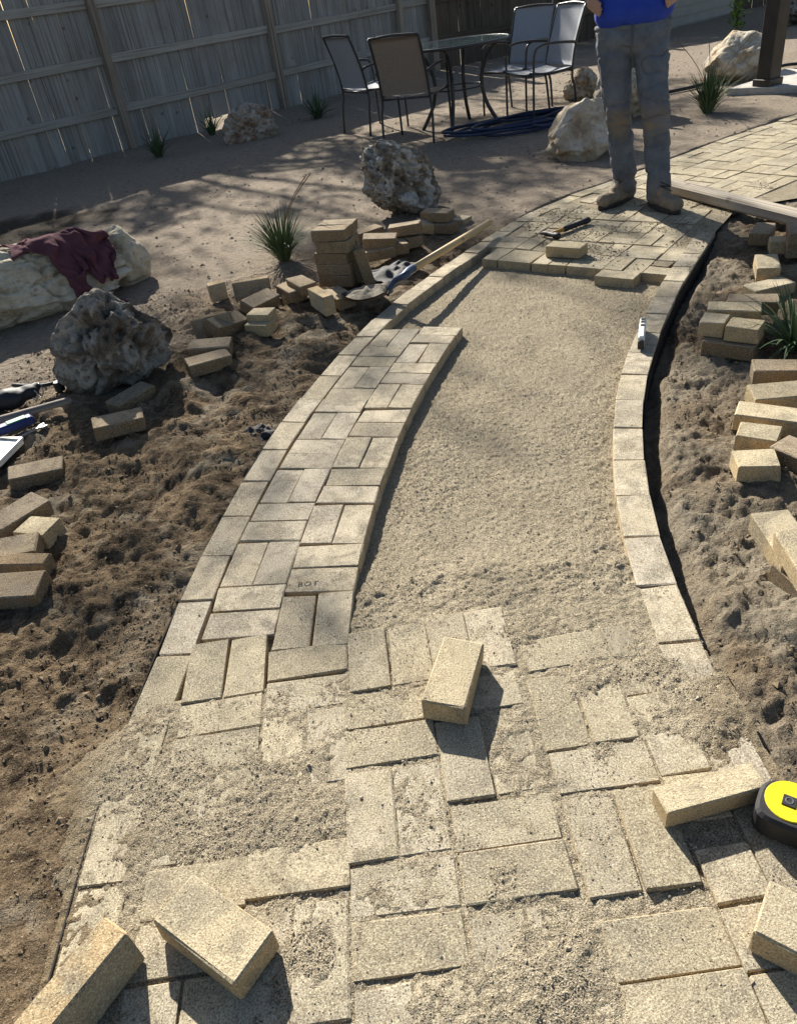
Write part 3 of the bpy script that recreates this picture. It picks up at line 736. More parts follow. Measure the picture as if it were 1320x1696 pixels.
# ------------------------------------------------------------------ fences
def fence(name, A, B, posts, label, mb, mr, mp, seed, h=1.86, raised=()):
    random.seed(seed)
    A = Vector(A).to_3d(); B = Vector(B).to_3d(); d = (B-A); L = d.length; d.normalize(); n = Vector((d.y, -d.x, 0))   # n faces the yard
    ang = math.atan2(d.y, d.x)
    root = tag(empty(name, A, ang), label, 'fence')
    bms = []
    for k in range(5):
        m = MB().box((0, 0, 0), (0.1385, 0.018, h), None, .0045)
        bms.append(m.mesh('board'))
        bms[-1].materials.append(mb)
    s = 0.0; k = 0
    while s < L-0.05:
        w = random.uniform(.94, 1.03); bw = .139*w; gap = random.choice([.0008]*12+[.0015]*5+[.004])
        z0 = random.uniform(-.05, -.02)
        for (p, q, zz) in raised:
            if p < s < q: z0 = zz+random.uniform(-.015, .02)
        o = bpy.data.objects.new('board', random.choice(bms)); COL.objects.link(o); o.parent = root
        o.scale = (w, 1, 1); o.location = (s+bw/2, random.uniform(-.006, .004), z0+h/2)
        o.rotation_euler = (random.uniform(-.006, .006), random.uniform(-.008, .008), random.uniform(-.02, .02)); s += bw+gap; k += 1
    ps = [p for p in posts]
    for p in ps:
        MB().box((0, 0, 0), (.09, .09, h+.25), None, .005).build('post', mp, root, (p, -.054, h/2-.06), (0, 0, random.uniform(-.02, .02)))
    e = [-.1]+ps+[L+.1]
    for i in range(len(e)-1):
        a, b = e[i]+.047, e[i+1]-.047
        if b-a < .1: continue
        for z in (.43, .955, 1.5):
            MB().box((0, 0, 0), (b-a, .038, .088), None, .004).build('rail', mr, root, ((a+b)/2, -.0285, z+random.uniform(-.012, .012)), (random.uniform(-.03, .03), random.uniform(-.004, .004), 0))
    return root
fd = Vector((1.86, 1.55)).normalized(); p1 = Vector((-2.59, 10.56)); A1 = p1-fd*6.6; B1 = p1+fd*5.55
fence('wooden_fence', A1, B1, [6.6-4.84, 6.6-2.42, 6.6, 6.6+2.42, 6.6+4.84], 'grey weathered board fence with two rails and posts along the left', M_BOARD, M_RAIL, M_POST, 5, raised=((7.6, 8.15, .11),))
B2 = Vector((8.9, 16.7)); fb_ = (B2-B1).normalized()
fence('wooden_fence', B1+fb_*.08, B2, [2.4, 4.8], 'dark brown board fence across the back behind the patio set', M_BOARD2, M_RAIL2, M_RAIL2, 6)
tag(MB().box((0, 0, 0), (.11, .11, 2.2), None, .006).build('fence_post', M_POST, None, (B1.x+.02, B1.y-.1, 1.03), (0, 0, .5)), 'pale corner post where the grey and brown fences meet', 'post')

# lap-sided shed at the right
s0, s1 = Vector((5.80, 14.70, 0)), Vector((7.36, 15.78, 0)); d = (s1-s0).normalized(); L = (s1-s0).length
M_SIDING = plain('painted_siding', (0.34, 0.325, 0.285), 0.6, 0.1, 6, 0.0006, 90)
shed = tag(empty('shed', s0, math.atan2(d.y, d.x)), 'pale lap-sided shed wall standing in the back right corner', 'shed')
MB().box((L/2, .9, 1.2), (L-.02, 1.75, 2.4)).build('wall', M_SIDING, shed)
bd = MB().add([(0, 0, 0), (L, 0, 0), (L, -.022, 0), (0, -.022, 0), (0, -.002, .15), (L, -.002, .15), (L, -.008, .15), (0, -.008, .15)],
              [(0, 1, 2, 3), (7, 6, 5, 4), (3, 2, 6, 7), (1, 0, 4, 5), (0, 3, 7, 4), (2, 1, 5, 6)])
bm_ = MB(); bm_.add([(0, 0, 0), (L, 0, 0), (L, -.022, 0), (0, -.022, 0), (0, -.002, .15), (L, -.002, .15), (L, -.008, .15), (0, -.008, .15)],
                    [(0, 1, 2, 3), (7, 6, 5, 4), (3, 2, 6, 7), (1, 0, 4, 5), (0, 3, 7, 4), (2, 1, 5, 6)])
sme = bm_.mesh('siding_board'); sme.materials.append(M_SIDING)
for k in range(17):
    o = bpy.data.objects.new('siding_board', sme); COL.objects.link(o); o.parent = shed; o.location = (0, .024, .03+k*.138)
rf = MB(); rf.add([(-.2, -.25, 2.36), (L+.2, -.25, 2.36), (L+.2, .9, 2.9), (-.2, .9, 2.9), (-.2, 2.05, 2.36), (L+.2, 2.05, 2.36)], [(0, 1, 2, 3), (3, 2, 5, 4), (0, 3, 4), (1, 5, 2), (0, 4, 5, 1)])
rf.build('roof', plain('roof_shingle', (.12, .11, .10), .9, .3, 20), shed)

# ------------------------------------------------------------------ rocks
def rock_material(name, pale, mid, dark, scale=6, pits=False):
    M = Mat(name, 0.93, 0.12)
    a = M.noise(scale, 6, 0.65, 0.4); b = M.noise(scale*3.3, 6, 0.7); g = M.noise(scale*30, 3, 0.7)
    c = M.ramp(a, [(0.34, dark), (0.46, mid), (0.56, pale)])
    c = M.mix(M.fr(b, 0.52, 0.66, 0, 0.75), c, tuple(x*0.8 for x in mid))
    c = M.mix(M.fr(b, 0.42, 0.32, 0, 0.7), c, dark)
    c = M.mix(M.fr(g, 0.45, 0.7, 0, 0.4), c, tuple(min(.75, x*1.3) for x in pale))
    M.bump(b, 0.03, 0.8); M.bump(g, 0.006, 0.9)
    return M.done(c)
M_CREAM = rock_material('cream_limestone', (0.66, 0.60, 0.475), (0.54, 0.47, 0.345), (0.27, 0.20, 0.125), 5)
M_POROUS = rock_material('porous_limestone', (0.44, 0.41, 0.36), (0.18, 0.15, 0.115), (0.06, 0.047, 0.035), 9)
M_HONEY = rock_material('honeycomb_limestone', (0.62, 0.59, 0.53), (0.24, 0.185, 0.125), (0.06, 0.045, 0.032), 10)
M_ORANGE = rock_material('orange_limestone', (0.62, 0.555, 0.445), (0.46, 0.36, 0.24), (0.27, 0.165, 0.095), 5)
def rock(name, label, loc, size, seed, m, sub=5, style='smooth', rz=0.0, lean=(0, 0), sink=0.04, parent=None, cat='rock'):
    bm = bmesh.new(); bmesh.ops.create_icosphere(bm, subdivisions=sub, radius=1.0)
    V = np.array([v.co[:] for v in bm.verts]); F = np.array([[v.index for v in f.verts] for f in bm.faces]); bm.free()
    r = 1 + 0.42*fb3(V*1.25+seed, seed, 3, 0.5)
    # a few broken facets
    rs = np.random.default_rng(seed)
    P = V*r[:, None]
    for k in range({'porous': 5, 'block': 16}.get(style, 9)):
        n = rs.normal(size=3); n /= np.linalg.norm(n); dcut = rs.uniform(.62, .9)
        e = P@n-dcut; P = P-np.outer(np.maximum(e, 0)*0.85, n)
    if style == 'porous':
        q = P*2.7+0.6*np.stack([fb3(P*3, seed+5), fb3(P*3, seed+6), fb3(P*3, seed+7)], 1)
        w1 = worley3(q, seed); w2 = worley3(q*2.3+3, seed+3)
        dis = -0.26*sstep(0.44, 0.24, w1) - 0.12*sstep(0.42, 0.24, w2) + 0.10*fb3(P*4, seed+9, 5, .6)
    elif style == 'honey':
        q = P*4.2; w1 = worley3(q, seed); w2 = worley3(q*2.1+3, seed+3)
        dis = -0.20*sstep(0.44, 0.22, w1) - 0.11*sstep(0.42, 0.22, w2) + 0.14*fb3(P*4, seed+9, 5, .62)
    elif style == 'block':
        dis = 0.10*fb3(P*2.6, seed+9, 6, .6) - 0.09*sstep(.05, .0, np.abs(fb3(P*1.7, seed+13, 3))) - 0.05*sstep(.06, .0, np.abs(fb3(P*3.6, seed+14, 3)))
    else:
        dis = 0.14*fb3(P*2.6, seed+9, 5, .55) - 0.05*sstep(.06, .0, np.abs(fb3(P*2.1, seed+13, 3))) 
    P = P + V*dis[:, None]
    P[:, :2] *= (1+0.30*np.clip(-P[:, 2], 0, 1))[:, None]
    P = P*np.array(size)/2
    P[:, 0] += P[:, 2]*lean[0]; P[:, 1] += P[:, 2]*lean[1]
    P[:, 2] -= P[:, 2].min()+sink
    # flatten the underside into the soil
    o = link(name, np_mesh(name, P, F), m, parent, loc, (0, 0, rz))
    return tag(o, label, cat) if parent is None else o
def rp(u, v): p = gp(u, v); return Vector((p.x, p.y, gz(p.x, p.y)))
c = gp(118, 500)
cream = rock('boulder', 'long cream boulder with a maroon sweatshirt draped over it', (-1.97, 4.42, -.02), (1.32, .56, .52), 21, M_CREAM, 6, 'block', math.radians(24), sink=.05)
rock('rock', 'small cream rock behind the right end of the draped boulder', (-1.45, 4.80, -.02), (.34, .30, .36), 22, M_CREAM, 5, 'smooth', .3)
porous = rock('rock', 'porous grey rock full of deep pits beside the loose bricks at left', (-1.165, 3.36, -.03), (.45, .40, .50), 31, M_POROUS, 6, 'porous', .4)
rock('rock', 'jagged honeycombed rock behind the brick stack', (.33, 5.42, -.02), (.52, .42, .54), 43, M_HONEY, 6, 'honey', .2, lean=(-.32, 0))
rock('rock', 'round reddish pitted rock in front of the grey fence', (-1.02, 9.80, -.02), (.64, .52, .44), 51, rock_material('rusty_limestone', (.52, .46, .38), (.36, .24, .16), (.20, .10, .06), 6), 5, 'honey', .5)
rock('boulder', 'pale boulder by the coiled hose left of the standing person', (1.86, 6.40, -.02), (.54, .58, .46), 61, M_ORANGE, 5, 'smooth', .2, lean=(.3, 0))
rock('rock', 'smaller rock behind the legs of the standing person', (2.62, 7.62, -.02), (.62, .5, .58), 62, M_ORANGE, 5, 'honey', 1.2)
rock('rock', 'small pale rock left of the knees of the standing person', (2.62, 9.05, -.02), (.42, .36, .32), 63, M_ORANGE, 5, 'honey', 2.2)
rock('boulder', 'big orange-stained boulder beside the dark post at right', (4.24, 8.85, -.02), (.95, .66, .50), 71, M_ORANGE, 5, 'smooth', math.radians(35))
rock('rock', 'grey rock in the top right corner behind the dark post', (6.95, 13.0, -.02), (.9, .7, .8), 72, M_POROUS, 5, 'honey', .9)

# ------------------------------------------------------------------ grassy plants
M_YUCCA = Mat('yucca_leaf', 0.7, 0.15); M_YUCCA.vary()
M_YUCCA.b.inputs['Subsurface Weight'].default_value = 0.0
M_YUCCA = M_YUCCA.done(M_YUCCA.ramp(M_YUCCA.noise(9, 3), [(.25, (.045, .075, .038)), (.6, (.10, .145, .07)), (.85, (.19, .215, .10))]))
M_YOUNG = plain('young_leaf', (.17, .27, .03), .5, .4, 30)
M_DRY = plain('dry_stalk', (.17, .13, .08), .8, .3, 40)
def blades(name, label, loc, n, h, spread, seed, m=M_YUCCA, w=0.008, stalks=2, arch=1.0):
    rs = random.Random(seed); mb = MB(); st = MB()
    for i in range(n):
        az = rs.uniform(0, 2*math.pi); out = rs.random()**0.7; L = h*rs.uniform(.65, 1.15); tilt = out*spread
        base = Vector((math.cos(az), math.sin(az), 0))*rs.uniform(0, .05)*h*2.2; base.z = -.01
        side = Vector((-math.sin(az), math.cos(az), 0)); prev = None; p = base.copy(); K = 7; ww = w*rs.uniform(.7, 1.2)
        fl = rs.uniform(-.4, .4)
        for k in range(K+1):
            t = k/K; el = math.pi/2 - tilt*(0.55+0.9*t*arch*(0.6+out*.8)); az2 = az+fl*t
            if k: p = p + Vector((math.cos(az2)*math.cos(el), math.sin(az2)*math.cos(el), math.sin(el)))*(L/K)
            wd = ww*(1-t)**0.55*(0.5+0.5*min(1, t*5)) + .0004; b = len(mb.v)
            up = Vector((0, 0, wd*.35)); 
            mb.v += [tuple(p-side*wd), tuple(p-up), tuple(p+side*wd)]
            if prev is not None: mb.f += [(prev, prev+1, b+1, b), (prev+1, prev+2, b+2, b+1)]
            prev = b
    o = tag(empty(name, loc), label, 'plant')
    mb.build('leaves', m, o, smooth=True)
    for i in range(stalks):
        a = rs.uniform(0, 6.3); q = [Vector((0, 0, 0))]
        for k in range(1, 6): q.append(Vector((math.cos(a)*.06*k*k*.25, math.sin(a)*.06*k*k*.25, h*.33*k)))
        st.tube(q, .0028, 5, 3)
    if stalks: st.build('stalk', M_DRY, o)
    return o
blades('yucca_plant', 'spiky green grass-like plant left of the tall brick stack', rp(472, 430), 300, .31, .85, 1, stalks=2, w=.0042)
blades('yucca_plant', 'spiky green plant at the right edge among the loose bricks', gp(1316, 575, -.02), 120, .27, 1.2, 2, w=.0055, stalks=0, arch=1.25)
blades('yucca_plant', 'spiky plant in front of the big boulder near the dark post', rp(1172, 185), 190, .37, .8, 3, stalks=3, w=.007)
blades('yucca_plant', 'small dark tuft in front of the fence left of the round rock', rp(265, 262), 70, .32, .9, 4, stalks=0)
blades('yucca_plant', 'small dark tuft at the fence between round rock and patio chairs', rp(527, 196), 90, .34, 1.1, 5, stalks=0)
blades('yucca_plant', 'thin dark tuft beside the fence just left of the round rock', rp(352, 222), 50, .34, .8, 6, stalks=0)
def shrub(name, label, loc, h, seed, n=160):
    rs = random.Random(seed); o = tag(empty(name, loc), label, 'plant'); st = MB(); lv = MB()
    for i in range(7):
        a = rs.uniform(0, 6.3); tip = Vector((math.cos(a)*.35*h*rs.random(), math.sin(a)*.35*h*rs.random(), h*rs.uniform(.75, 1)))
        st.tube([(0, 0, 0), tip*.5+Vector((0, 0, .05)), tip], [.008, .006, .003], 5, 3)
        for k in range(n//7):
            t = rs.uniform(.2, 1.05); c = tip*t+Vector((rs.gauss(0, .05), rs.gauss(0, .05), rs.gauss(0, .04)))
            M = Euler((rs.uniform(-1, 1), rs.uniform(-1, 1), rs.uniform(0, 6.3))).to_matrix(); s_ = rs.uniform(.025, .045)
            q = [M @ Vector(v)*s_+c for v in ((-1, 0, 0), (-.2, -.5, .15), (1, 0, .2), (-.2, .5, .15))]
            lv.add(q, [(0, 1, 2), (0, 2, 3)])
    st.build('stem', M_DRY, o); lv.build('leaves', M_YOUNG, o)
    return o
shrub('shrub', 'small bright green shrub left of the dark post in front of the shed', (6.10, 12.9, 0), .42, 3)

# ------------------------------------------------------------------ oak beyond the fence, whose shade falls over the yard
def oak(name, label, loc, H, crown_c, crown_r, n_cl, n_leaf, seed, leaf=.06):
    rs = random.Random(seed); o = tag(empty(name, loc), label, 'tree'); tr = MB()
    tr.tube([(0, 0, -.1), (.1, .05, H*.25), (-.05, .15, H*.45), (.1, .1, H*.6)], [.24, .19, .16, .10], 10, 5)
    cl = []
    for i in range(n_cl):
        while True:
            v = Vector((rs.uniform(-1, 1), rs.uniform(-1, 1), rs.uniform(-1, 1)))
            if .35 < v.length < 1: break
        cl.append(Vector((crown_c[0]+v.x*crown_r[0], crown_c[1]+v.y*crown_r[1], crown_c[2]+v.z*crown_r[2])))
    for i, c in enumerate(cl):
        if i % 3 == 0:
            a = Vector((.05, .1, H*rs.uniform(.38, .58))); m = (a+c)/2+Vector((rs.uniform(-.3, .3), rs.uniform(-.3, .3), .2))
            tr.tube([a, m, c], [.06, .035, .012], 6, 4)
    tr.build('trunk', M_POST, o, smooth=True)
    rg = np.random.default_rng(seed); C = np.array([tuple(c) for c in cl]); k = rg.integers(0, n_cl, n_leaf)
    rad = rg.uniform(.25, .60, n_cl)
    ctr = C[k]+rg.normal(size=(n_leaf, 3))*rad[k][:, None]*np.array([1, 1, .7])*.6
    A = rg.normal(size=(n_leaf, 3)); A /= np.linalg.norm(A, axis=1)[:, None]
    Bv = np.cross(A, rg.normal(size=(n_leaf, 3))); Bv /= np.linalg.norm(Bv, axis=1)[:, None]
    s = (leaf*rg.uniform(.6, 1.3, n_leaf))[:, None]
    V = np.stack([ctr-A*s, ctr-Bv*s*.45, ctr+A*s, ctr+Bv*s*.45], 1).reshape(-1, 3)
    F = np.arange(n_leaf*4).reshape(-1, 4)
    link('crown', np_mesh('crown', V, F, False), plain('oak_leaf', (.06, .085, .03), .6, .4, 8), o)
    return o
oak('oak_tree', 'leafy oak standing beyond the grey fence', (-4.6, 15.5, 0), 7.0, (1.2, .0, 5.8), (3.8, 2.4, 2.4), 56, 12000, 4)
oak('oak_tree', 'second leafy oak standing beyond the brown fence', (-1.6, 18.6, 0), 7.5, (.0, .2, 6.0), (3.4, 2.4, 1.8), 32, 6500, 9)

# ------------------------------------------------------------------ patio set
M_SLING = plain('grey_sling', (.30, .315, .34), .75, .08, 60, .0008, 700)
M_SLING_B = plain('taupe_sling', (.24, .195, .155), .8, .12, 60, .0008, 700)
M_GLASS = Mat('table_glass', 0.06, 0.5); M_GLASS.b.inputs['Transmission Weight'].default_value = .75
M_GLASS = M_GLASS.done((.55, .72, .66))
def chair(label, loc, face, msl=M_SLING):
    """face: direction (radians) in which a sitter looks; local +x is forward"""
    o = tag(empty('patio_chair', loc, face), label, 'chair', 'sling chairs of the patio set')
    W = .26
    for s in (-1, 1):
        y = s*W
        MB().tube([(.23, y*1.04, 0), (.225, y*1.04, .35), (.21, y*1.05, .58), (.14, y*1.06, .635), (0, y*1.06, .64), (-.20, y*1.03, .62), (-.235, y*.97, .60)], .0145, 8, 5, flat=.75).build('arm', M_DARKMETAL, o, smooth=True)
        MB().tube([(-.25, y, 0), (-.22, y, .25), (-.20, y*.95, .36), (-.245, y*.93, .62), (-.345, y*.93, .90)], .0145, 8, 5, flat=.8).build('back_upright', M_DARKMETAL, o, smooth=True)
        MB().tube([(.26, y, .425), (.05, y*.97, .40), (-.2, y*.95, .41)], .011, 8, 4).build('seat_rail', M_DARKMETAL, o, smooth=True)
    MB().tube([(-.345, -W*.93, .90), (-.36, 0, .912), (-.345, W*.93, .90)], .0115, 8, 5).build('top_rail', M_DARKMETAL, o, smooth=True)
    MB().tube([(-.20, -W*.95, .39), (-.20, W*.95, .39)], .010, 6).build('cross_bar', M_DARKMETAL, o, smooth=True)
    MB().tube([(.24, -W, .40), (.24, W, .40)], .010, 6).build('cross_bar', M_DARKMETAL, o, smooth=True)
    def panel(fn, name):
        m = MB(); m.grid(fn, 12, 8); b = m.v[:]; nf = m.f[:]; n0 = len(b)
        m.v += [(x-.002, y, z-.003) for x, y, z in b]; m.f += [tuple(reversed([i+n0 for i in f])) for f in nf]
        nv = 9; per = [i*nv for i in range(13)]+[12*nv+j for j in range(1, 9)]+[i*nv+8 for i in range(11, -1, -1)]+[j for j in range(7, 0, -1)]
        for i in range(len(per)):
            a, c = per[i], per[(i+1) % len(per)]; m.f.append((a, c, c+n0, a+n0))
        m.build(name, msl, o, smooth=True)
    def bk(u, v):
        z = .43+u*.465; x = -.20-.045*max(0, (z-.42)/.2) if z < .62 else -.245-(z-.62)/3.0
        return (x+.004-.020*math.sin(math.pi*v), (v-.5)*2*W*.925, z)
    def st(u, v): return (.25-u*.44, (v-.5)*2*W*.96, .425-.02*math.sin(math.pi*v)-.018*math.sin(math.pi*u))
    panel(bk, 'back_sling'); panel(st, 'seat_sling')
    return o
TC = Vector((1.23, 8.47, 0))
chair('grey-brown sling chair with its back toward the viewer, nearest of the patio set', (.76, 8.20, gz(.8, 8.4)), math.atan2(.42, .2)-.05, M_SLING_B)
chair('leftmost sling chair of the patio set, half behind the near chair', (.40, 9.05, gz(.4, 9.3)), math.radians(30), M_SLING)
chair('left one of the two sling chairs at the right of the round table', (1.90, 8.85, gz(2, 9.3)), math.radians(222))
chair('rightmost sling chair of the patio set, sun mottled on its back', (2.0, 8.26, gz(2, 8.5)), math.radians(196))
tb = tag(empty('patio_table', (TC.x, TC.y, gz(TC.x, TC.y)), .4), 'round glass-topped patio table with dark metal legs', 'table')
ol = [(.50*math.cos(2*math.pi*k/48), .50*math.sin(2*math.pi*k/48)) for k in range(48)]
MB().prism(ol, .735, .742).build('glass_top', M_GLASS, tb)
MB().tube([(.508*math.cos(2*math.pi*k/48), .508*math.sin(2*math.pi*k/48), .732) for k in range(48)], .014, 8, 0, True).build('rim', M_DARKMETAL, tb, smooth=True)
for k in range(4):
    a = math.pi/4+k*math.pi/2; c, s = math.cos(a), math.sin(a)
    MB().tube([(.40*c, .40*s, 0), (.27*c, .27*s, .22), (.24*c, .24*s, .45), (.34*c, .34*s, .66), (.44*c, .44*s, .722)], .019, 8, 5).build('leg', M_DARKMETAL, tb, smooth=True)
MB().tube([(.245*math.cos(2*math.pi*k/24), .245*math.sin(2*math.pi*k/24), .36) for k in range(24)], .008, 6, 0, True).build('brace_ring', M_DARKMETAL, tb, smooth=True)

# ------------------------------------------------------------------ coiled hose, drip lines
M_HOSE = plain('blue_hose', (.02, .035, .08), .5, .25, 20)
rs = random.Random(5); hc = gp(845, 212); pts = []
for k in range(76):
    a = k*2*math.pi/15.2; rr = .50+.06*math.sin(k*.61)+rs.uniform(-.03, .03)
    pts.append((hc.x+.06+math.cos(a)*rr*1.25+.16*math.sin(k*.3)-.10*math.sin(a)*rr, hc.y-.02+math.sin(a)*rr*.55+.10*math.cos(k*.23)+math.cos(a)*.10, gz(hc.x, hc.y)+.02+.012*(k//15)+rs.uniform(0, .01)))
for k in range(6): pts.append((hc.x+.25+.12*math.cos(k*1.1), hc.y-.35+.16*math.sin(k*1.1), .06))
tag(MB().tube(pts, .0125, 7, 4).build('garden_hose', M_HOSE, smooth=True), 'dark blue garden hose lying coiled in front of the patio chairs', 'hose')
def pipe(label, pts, r=.011):
    tag(MB().tube(pts, r, 7, 4).build('drip_line', M_BLACK, smooth=True), label, 'pipe', 'black drip lines by the post')
pipe('black pipe running over the ground behind the legs of the standing person', [gp(1105, 152, .02), gp(1125, 148, .02), gp(1160, 140, .02), gp(1185, 132, .02)], .018)
pipe('upper black pipe right of the dark post', [gp(1262, 118, .03), gp(1300, 107, .04), gp(1335, 104, .03)], .016)
pipe('lower black pipe right of the dark post', [gp(1262, 132, .03), gp(1295, 118, .03), gp(1340, 112, .03)], .016)

# ------------------------------------------------------------------ post on its pad, timber
pad = [gp(1203, 157), gp(1345, 152), gp(1380, 128), gp(1300, 122), gp(1262, 138)]
tag(MB().prism([(p.x, p.y) for p in pad], -.05, .055, .01).build('concrete_pad', M_CONC), 'low concrete slab under the dark post', 'slab', kind=None)
pp = gp(1274, 142, .055)
po = tag(empty('porch_post', (pp.x+.02, pp.y+.08, .055), math.radians(25)), 'tall dark brown square post on a concrete slab', 'post')
MB().box((0, 0, 1.35), (.15, .15, 2.7), None, .006).build('shaft', M_DPOST, po)
MB().box((0, 0, .03), (.19, .19, .06), None, .006).build('base_trim', M_DPOST, po)
ta, tb_ = gp(1106, 304, .045), gp(1340, 362, .045)
dv = (tb_-ta).normalized(); tb_ = tb_+dv*.6
tag(MB().box((0, 0, 0), ((tb_-ta).length, .10, .065), None, .012).build('timber', M_TIMBER, None, ((ta.x+tb_.x)/2, (ta.y+tb_.y)/2, .036), (0, 0, math.atan2(dv.y, dv.x))), 'pale weathered timber lying across the far brick paving', 'timber')

# ------------------------------------------------------------------ shovel
sv = tag(empty('shovel'), 'round shovel with blue ferrule and wooden handle, its blade full of gravel', 'shovel')
M_BLUE = plain('blue_steel', (.05, .075, .13), .4, .25, 30, metal=.4)
M_BLADE = plain('muddy_steel', (.16, .13, .10), .9, .4, 30, .001, 200, spec=.1)
h0, h1 = gp(677, 449, .13), gp(813, 366, .07)
L = (h1-h0).length
MB().tube([(0, 0, 0), (L*.5, 0, 0), (L*.97, 0, 0), (L, 0, 0)], [.0185, .019, .018, .010], 12).build('handle', M_HANDLE, sv, h0, (h1-h0).to_track_quat('X', 'Z').to_euler(), smooth=True)
b0 = gp(640, 488, .03)
MB().tube([h0+(h1-h0).normalized()*.05, h0, h0-(h1-h0).normalized()*.05+Vector((0, 0, -.008)), (h0+b0)/2+Vector((-.012, 0, .012)), b0], [.0215, .0215, .020, .017, .014], 12, 5).build('ferrule', M_BLUE, sv, smooth=True)
bd_ = gp(588, 496, .02)-gp(645, 492, .02); bd_.z = 0; bd_.normalize(); bn = Vector((-bd_.y, bd_.x, 0)); bc = gp(644, 492, .03)
def blade(u, v, dz=0.0):
    w = .095*(1-(max(0, u-.45)/.56)**2.2)*(0.86+.14*min(1, u*6)); y = (v-.5)*2
    z = .008+.03*abs(y)**2+.018*(1-u)**3-.012*math.sin(math.pi*u)+dz
    return bc+bd_*(u*.24)+bn*(w*y)+Vector((0, 0, z))
m = MB(); m.grid(blade, 16, 12); n0 = len(m.v); m.grid(lambda u, v: blade(u, v, -.004), 16, 12)
m.build('blade', M_BLADE, sv, smooth=True)
M_GRAVEL = plain('damp_grit', (.26, .225, .17), .95, .45, 60, .006, 180)
def heap(u, v):
    y = (v-.5)*2; e = max(0, 1-y*y)*math.sin(math.pi*min(1, max(0, u)))**.6
    p = blade(.04+u*.88, .5+(v-.5)*.92, .006); return p+Vector((0, 0, .055*e*(1+.35*float(vn2(np.array([u*9.0]), np.array([v*9.0]), 4)[0]))))
m = MB(); m.grid(heap, 26, 20); tag(m.build('gravel', M_GRAVEL, sv, smooth=True), kind='stuff')

# ------------------------------------------------------------------ crumpled cloths
def crumple(name, label, c, rx, ry, hgt, seed, m, cat='fabric', rz=0):
    mb = MB()
    cr, sr = math.cos(rz), math.sin(rz)
    n = 28; U = np.linspace(-1, 1, n+1); A, B = np.meshgrid(U, U, indexing='ij')
    edge = 1+.25*fb2(A*2, B*2, seed)
    xx = A*rx*edge; yy = B*ry*(1+.3*fb2(A*2+9, B*2, seed+3)); zz = hgt*(np.abs(fb2(A*1.5, B*1.5, seed+6, 2))*1.7*np.clip(1.15-np.maximum(abs(A), abs(B)), .1, 1)) + .012
    V = [(c.x+cr*x-sr*y, c.y+sr*x+cr*y, c.z+z) for x, y, z in zip(xx.ravel(), yy.ravel(), zz.ravel())]
    idx = np.arange((n+1)**2).reshape(n+1, n+1)
    F = np.stack([idx[:-1, :-1].ravel(), idx[1:, :-1].ravel(), idx[1:, 1:].ravel(), idx[:-1, 1:].ravel()], 1)
    o = link(name, np_mesh(name, V, F), m); md = o.modifiers.new('thick', 'SOLIDIFY'); md.thickness = .003
    return tag(o, label, cat)
crumple('landscape_fabric', 'crumpled dark grey cloth on the soil under the shovel handle', gp(652, 452, -.01), .17, .11, .07, 4, M_FABRIC_BLACK, rz=.7)
crumple('landscape_fabric', 'small scrap of black cloth poking up beside the left edging', gp(432, 722, -.045), .045, .06, .05, 8, M_FABRIC_BLACK, rz=.5)

# ------------------------------------------------------------------ hammer
hm = tag(empty('hammer', gp(905, 392, .0)), 'black and orange hammer lying on the far brick paving', 'hammer')
q0, q1 = gp(915, 386, .02), gp(966, 367, .02); base = gp(905, 392, 0)
f = lambda p: Vector(p)-base
M_ORG = plain('orange_grip', (.45, .25, .06), .6, .2, 40)
hd = (q1-q0).normalized()
MB().tube([f(q0-hd*.02), f(q0+hd*.09)], .012, 10).build('shaft', M_ORG, hm, smooth=True)
MB().tube([f(q0+hd*.085), f(q0+hd*.10), f(q0+hd*.2), f(q0+hd*.29), f(q0+hd*.30)], [.012, .017, .015, .018, .012], 10, 3).build('grip', M_BLACK, hm, smooth=True)
hn = Vector((-hd.y, hd.x, 0)); hc_ = q0-hd*.02
MB().tube([f(hc_-hn*.075), f(hc_-hn*.07), f(hc_-hn*.035), f(hc_-hn*.03), f(hc_+hn*.02), f(hc_+hn*.05), f(hc_+hn*.085)+Vector((0, 0, -.008))], [.014, .018, .018, .012, .016, .011, .004], 10).build('head', M_BLACK, hm, smooth=True)

# ------------------------------------------------------------------ small level on the course
M_WHITE = plain('white_plastic', (.78, .78, .76), .4, .05, 20)
l0, l1 = gp(1061, 578, 0), gp(1066, 528, 0); ld = (l1-l0); ld.z = 0; LL = .20; ld.normalize()
lv = tag(empty('spirit_level', (l0.x, l0.y, 0), math.atan2(ld.y, ld.x)), 'small white level with dark windows standing on the right brick course', 'level')
MB().box((LL/2, 0, .028), (LL, .026, .050), None, .006).build('body', M_WHITE, lv)
for x in (.115, .15, .178): MB().box((x, 0, .0535), (.018, .016, .003), None, .001).build('window', M_BLACK, lv)
MB().box((-.008, 0, .022), (.018, .024, .036), None, .004).build('end_cap', M_BLACK, lv)

# ------------------------------------------------------------------ tape measure
M_YELLOW = plain('yellow_plastic', (.85, .66, .02), .35, .06, 20)
tm = tag(empty('tape_measure', (.603, .738, .002), math.radians(-38)), 'yellow and black tape measure at the right edge', 'tape measure')
body = []
for k in range(40):
    a = 2*math.pi*k/40; x, y = math.cos(a), math.sin(a)
    p = 4.2 if y < 0 else 2.6
    r = (abs(x)**p+abs(y)**p)**(-1/p); body.append((.052*r*x, .049*r*y))
MB().prism(body, 0, .056, .007).build('case', M_BLACK, tm)
MB().prism([(.042*math.cos(2*math.pi*k/32), .042*math.sin(2*math.pi*k/32)+.004) for k in range(32)], .054, .0585, .0012).build('face_plate', M_YELLOW, tm)
MB().prism([(.016*math.cos(math.pi/4+2*math.pi*k/4)-.002, .016*math.sin(math.pi/4+2*math.pi*k/4)+.002) for k in range(4)], .056, .061, .001).build('hub', M_BLACK, tm)
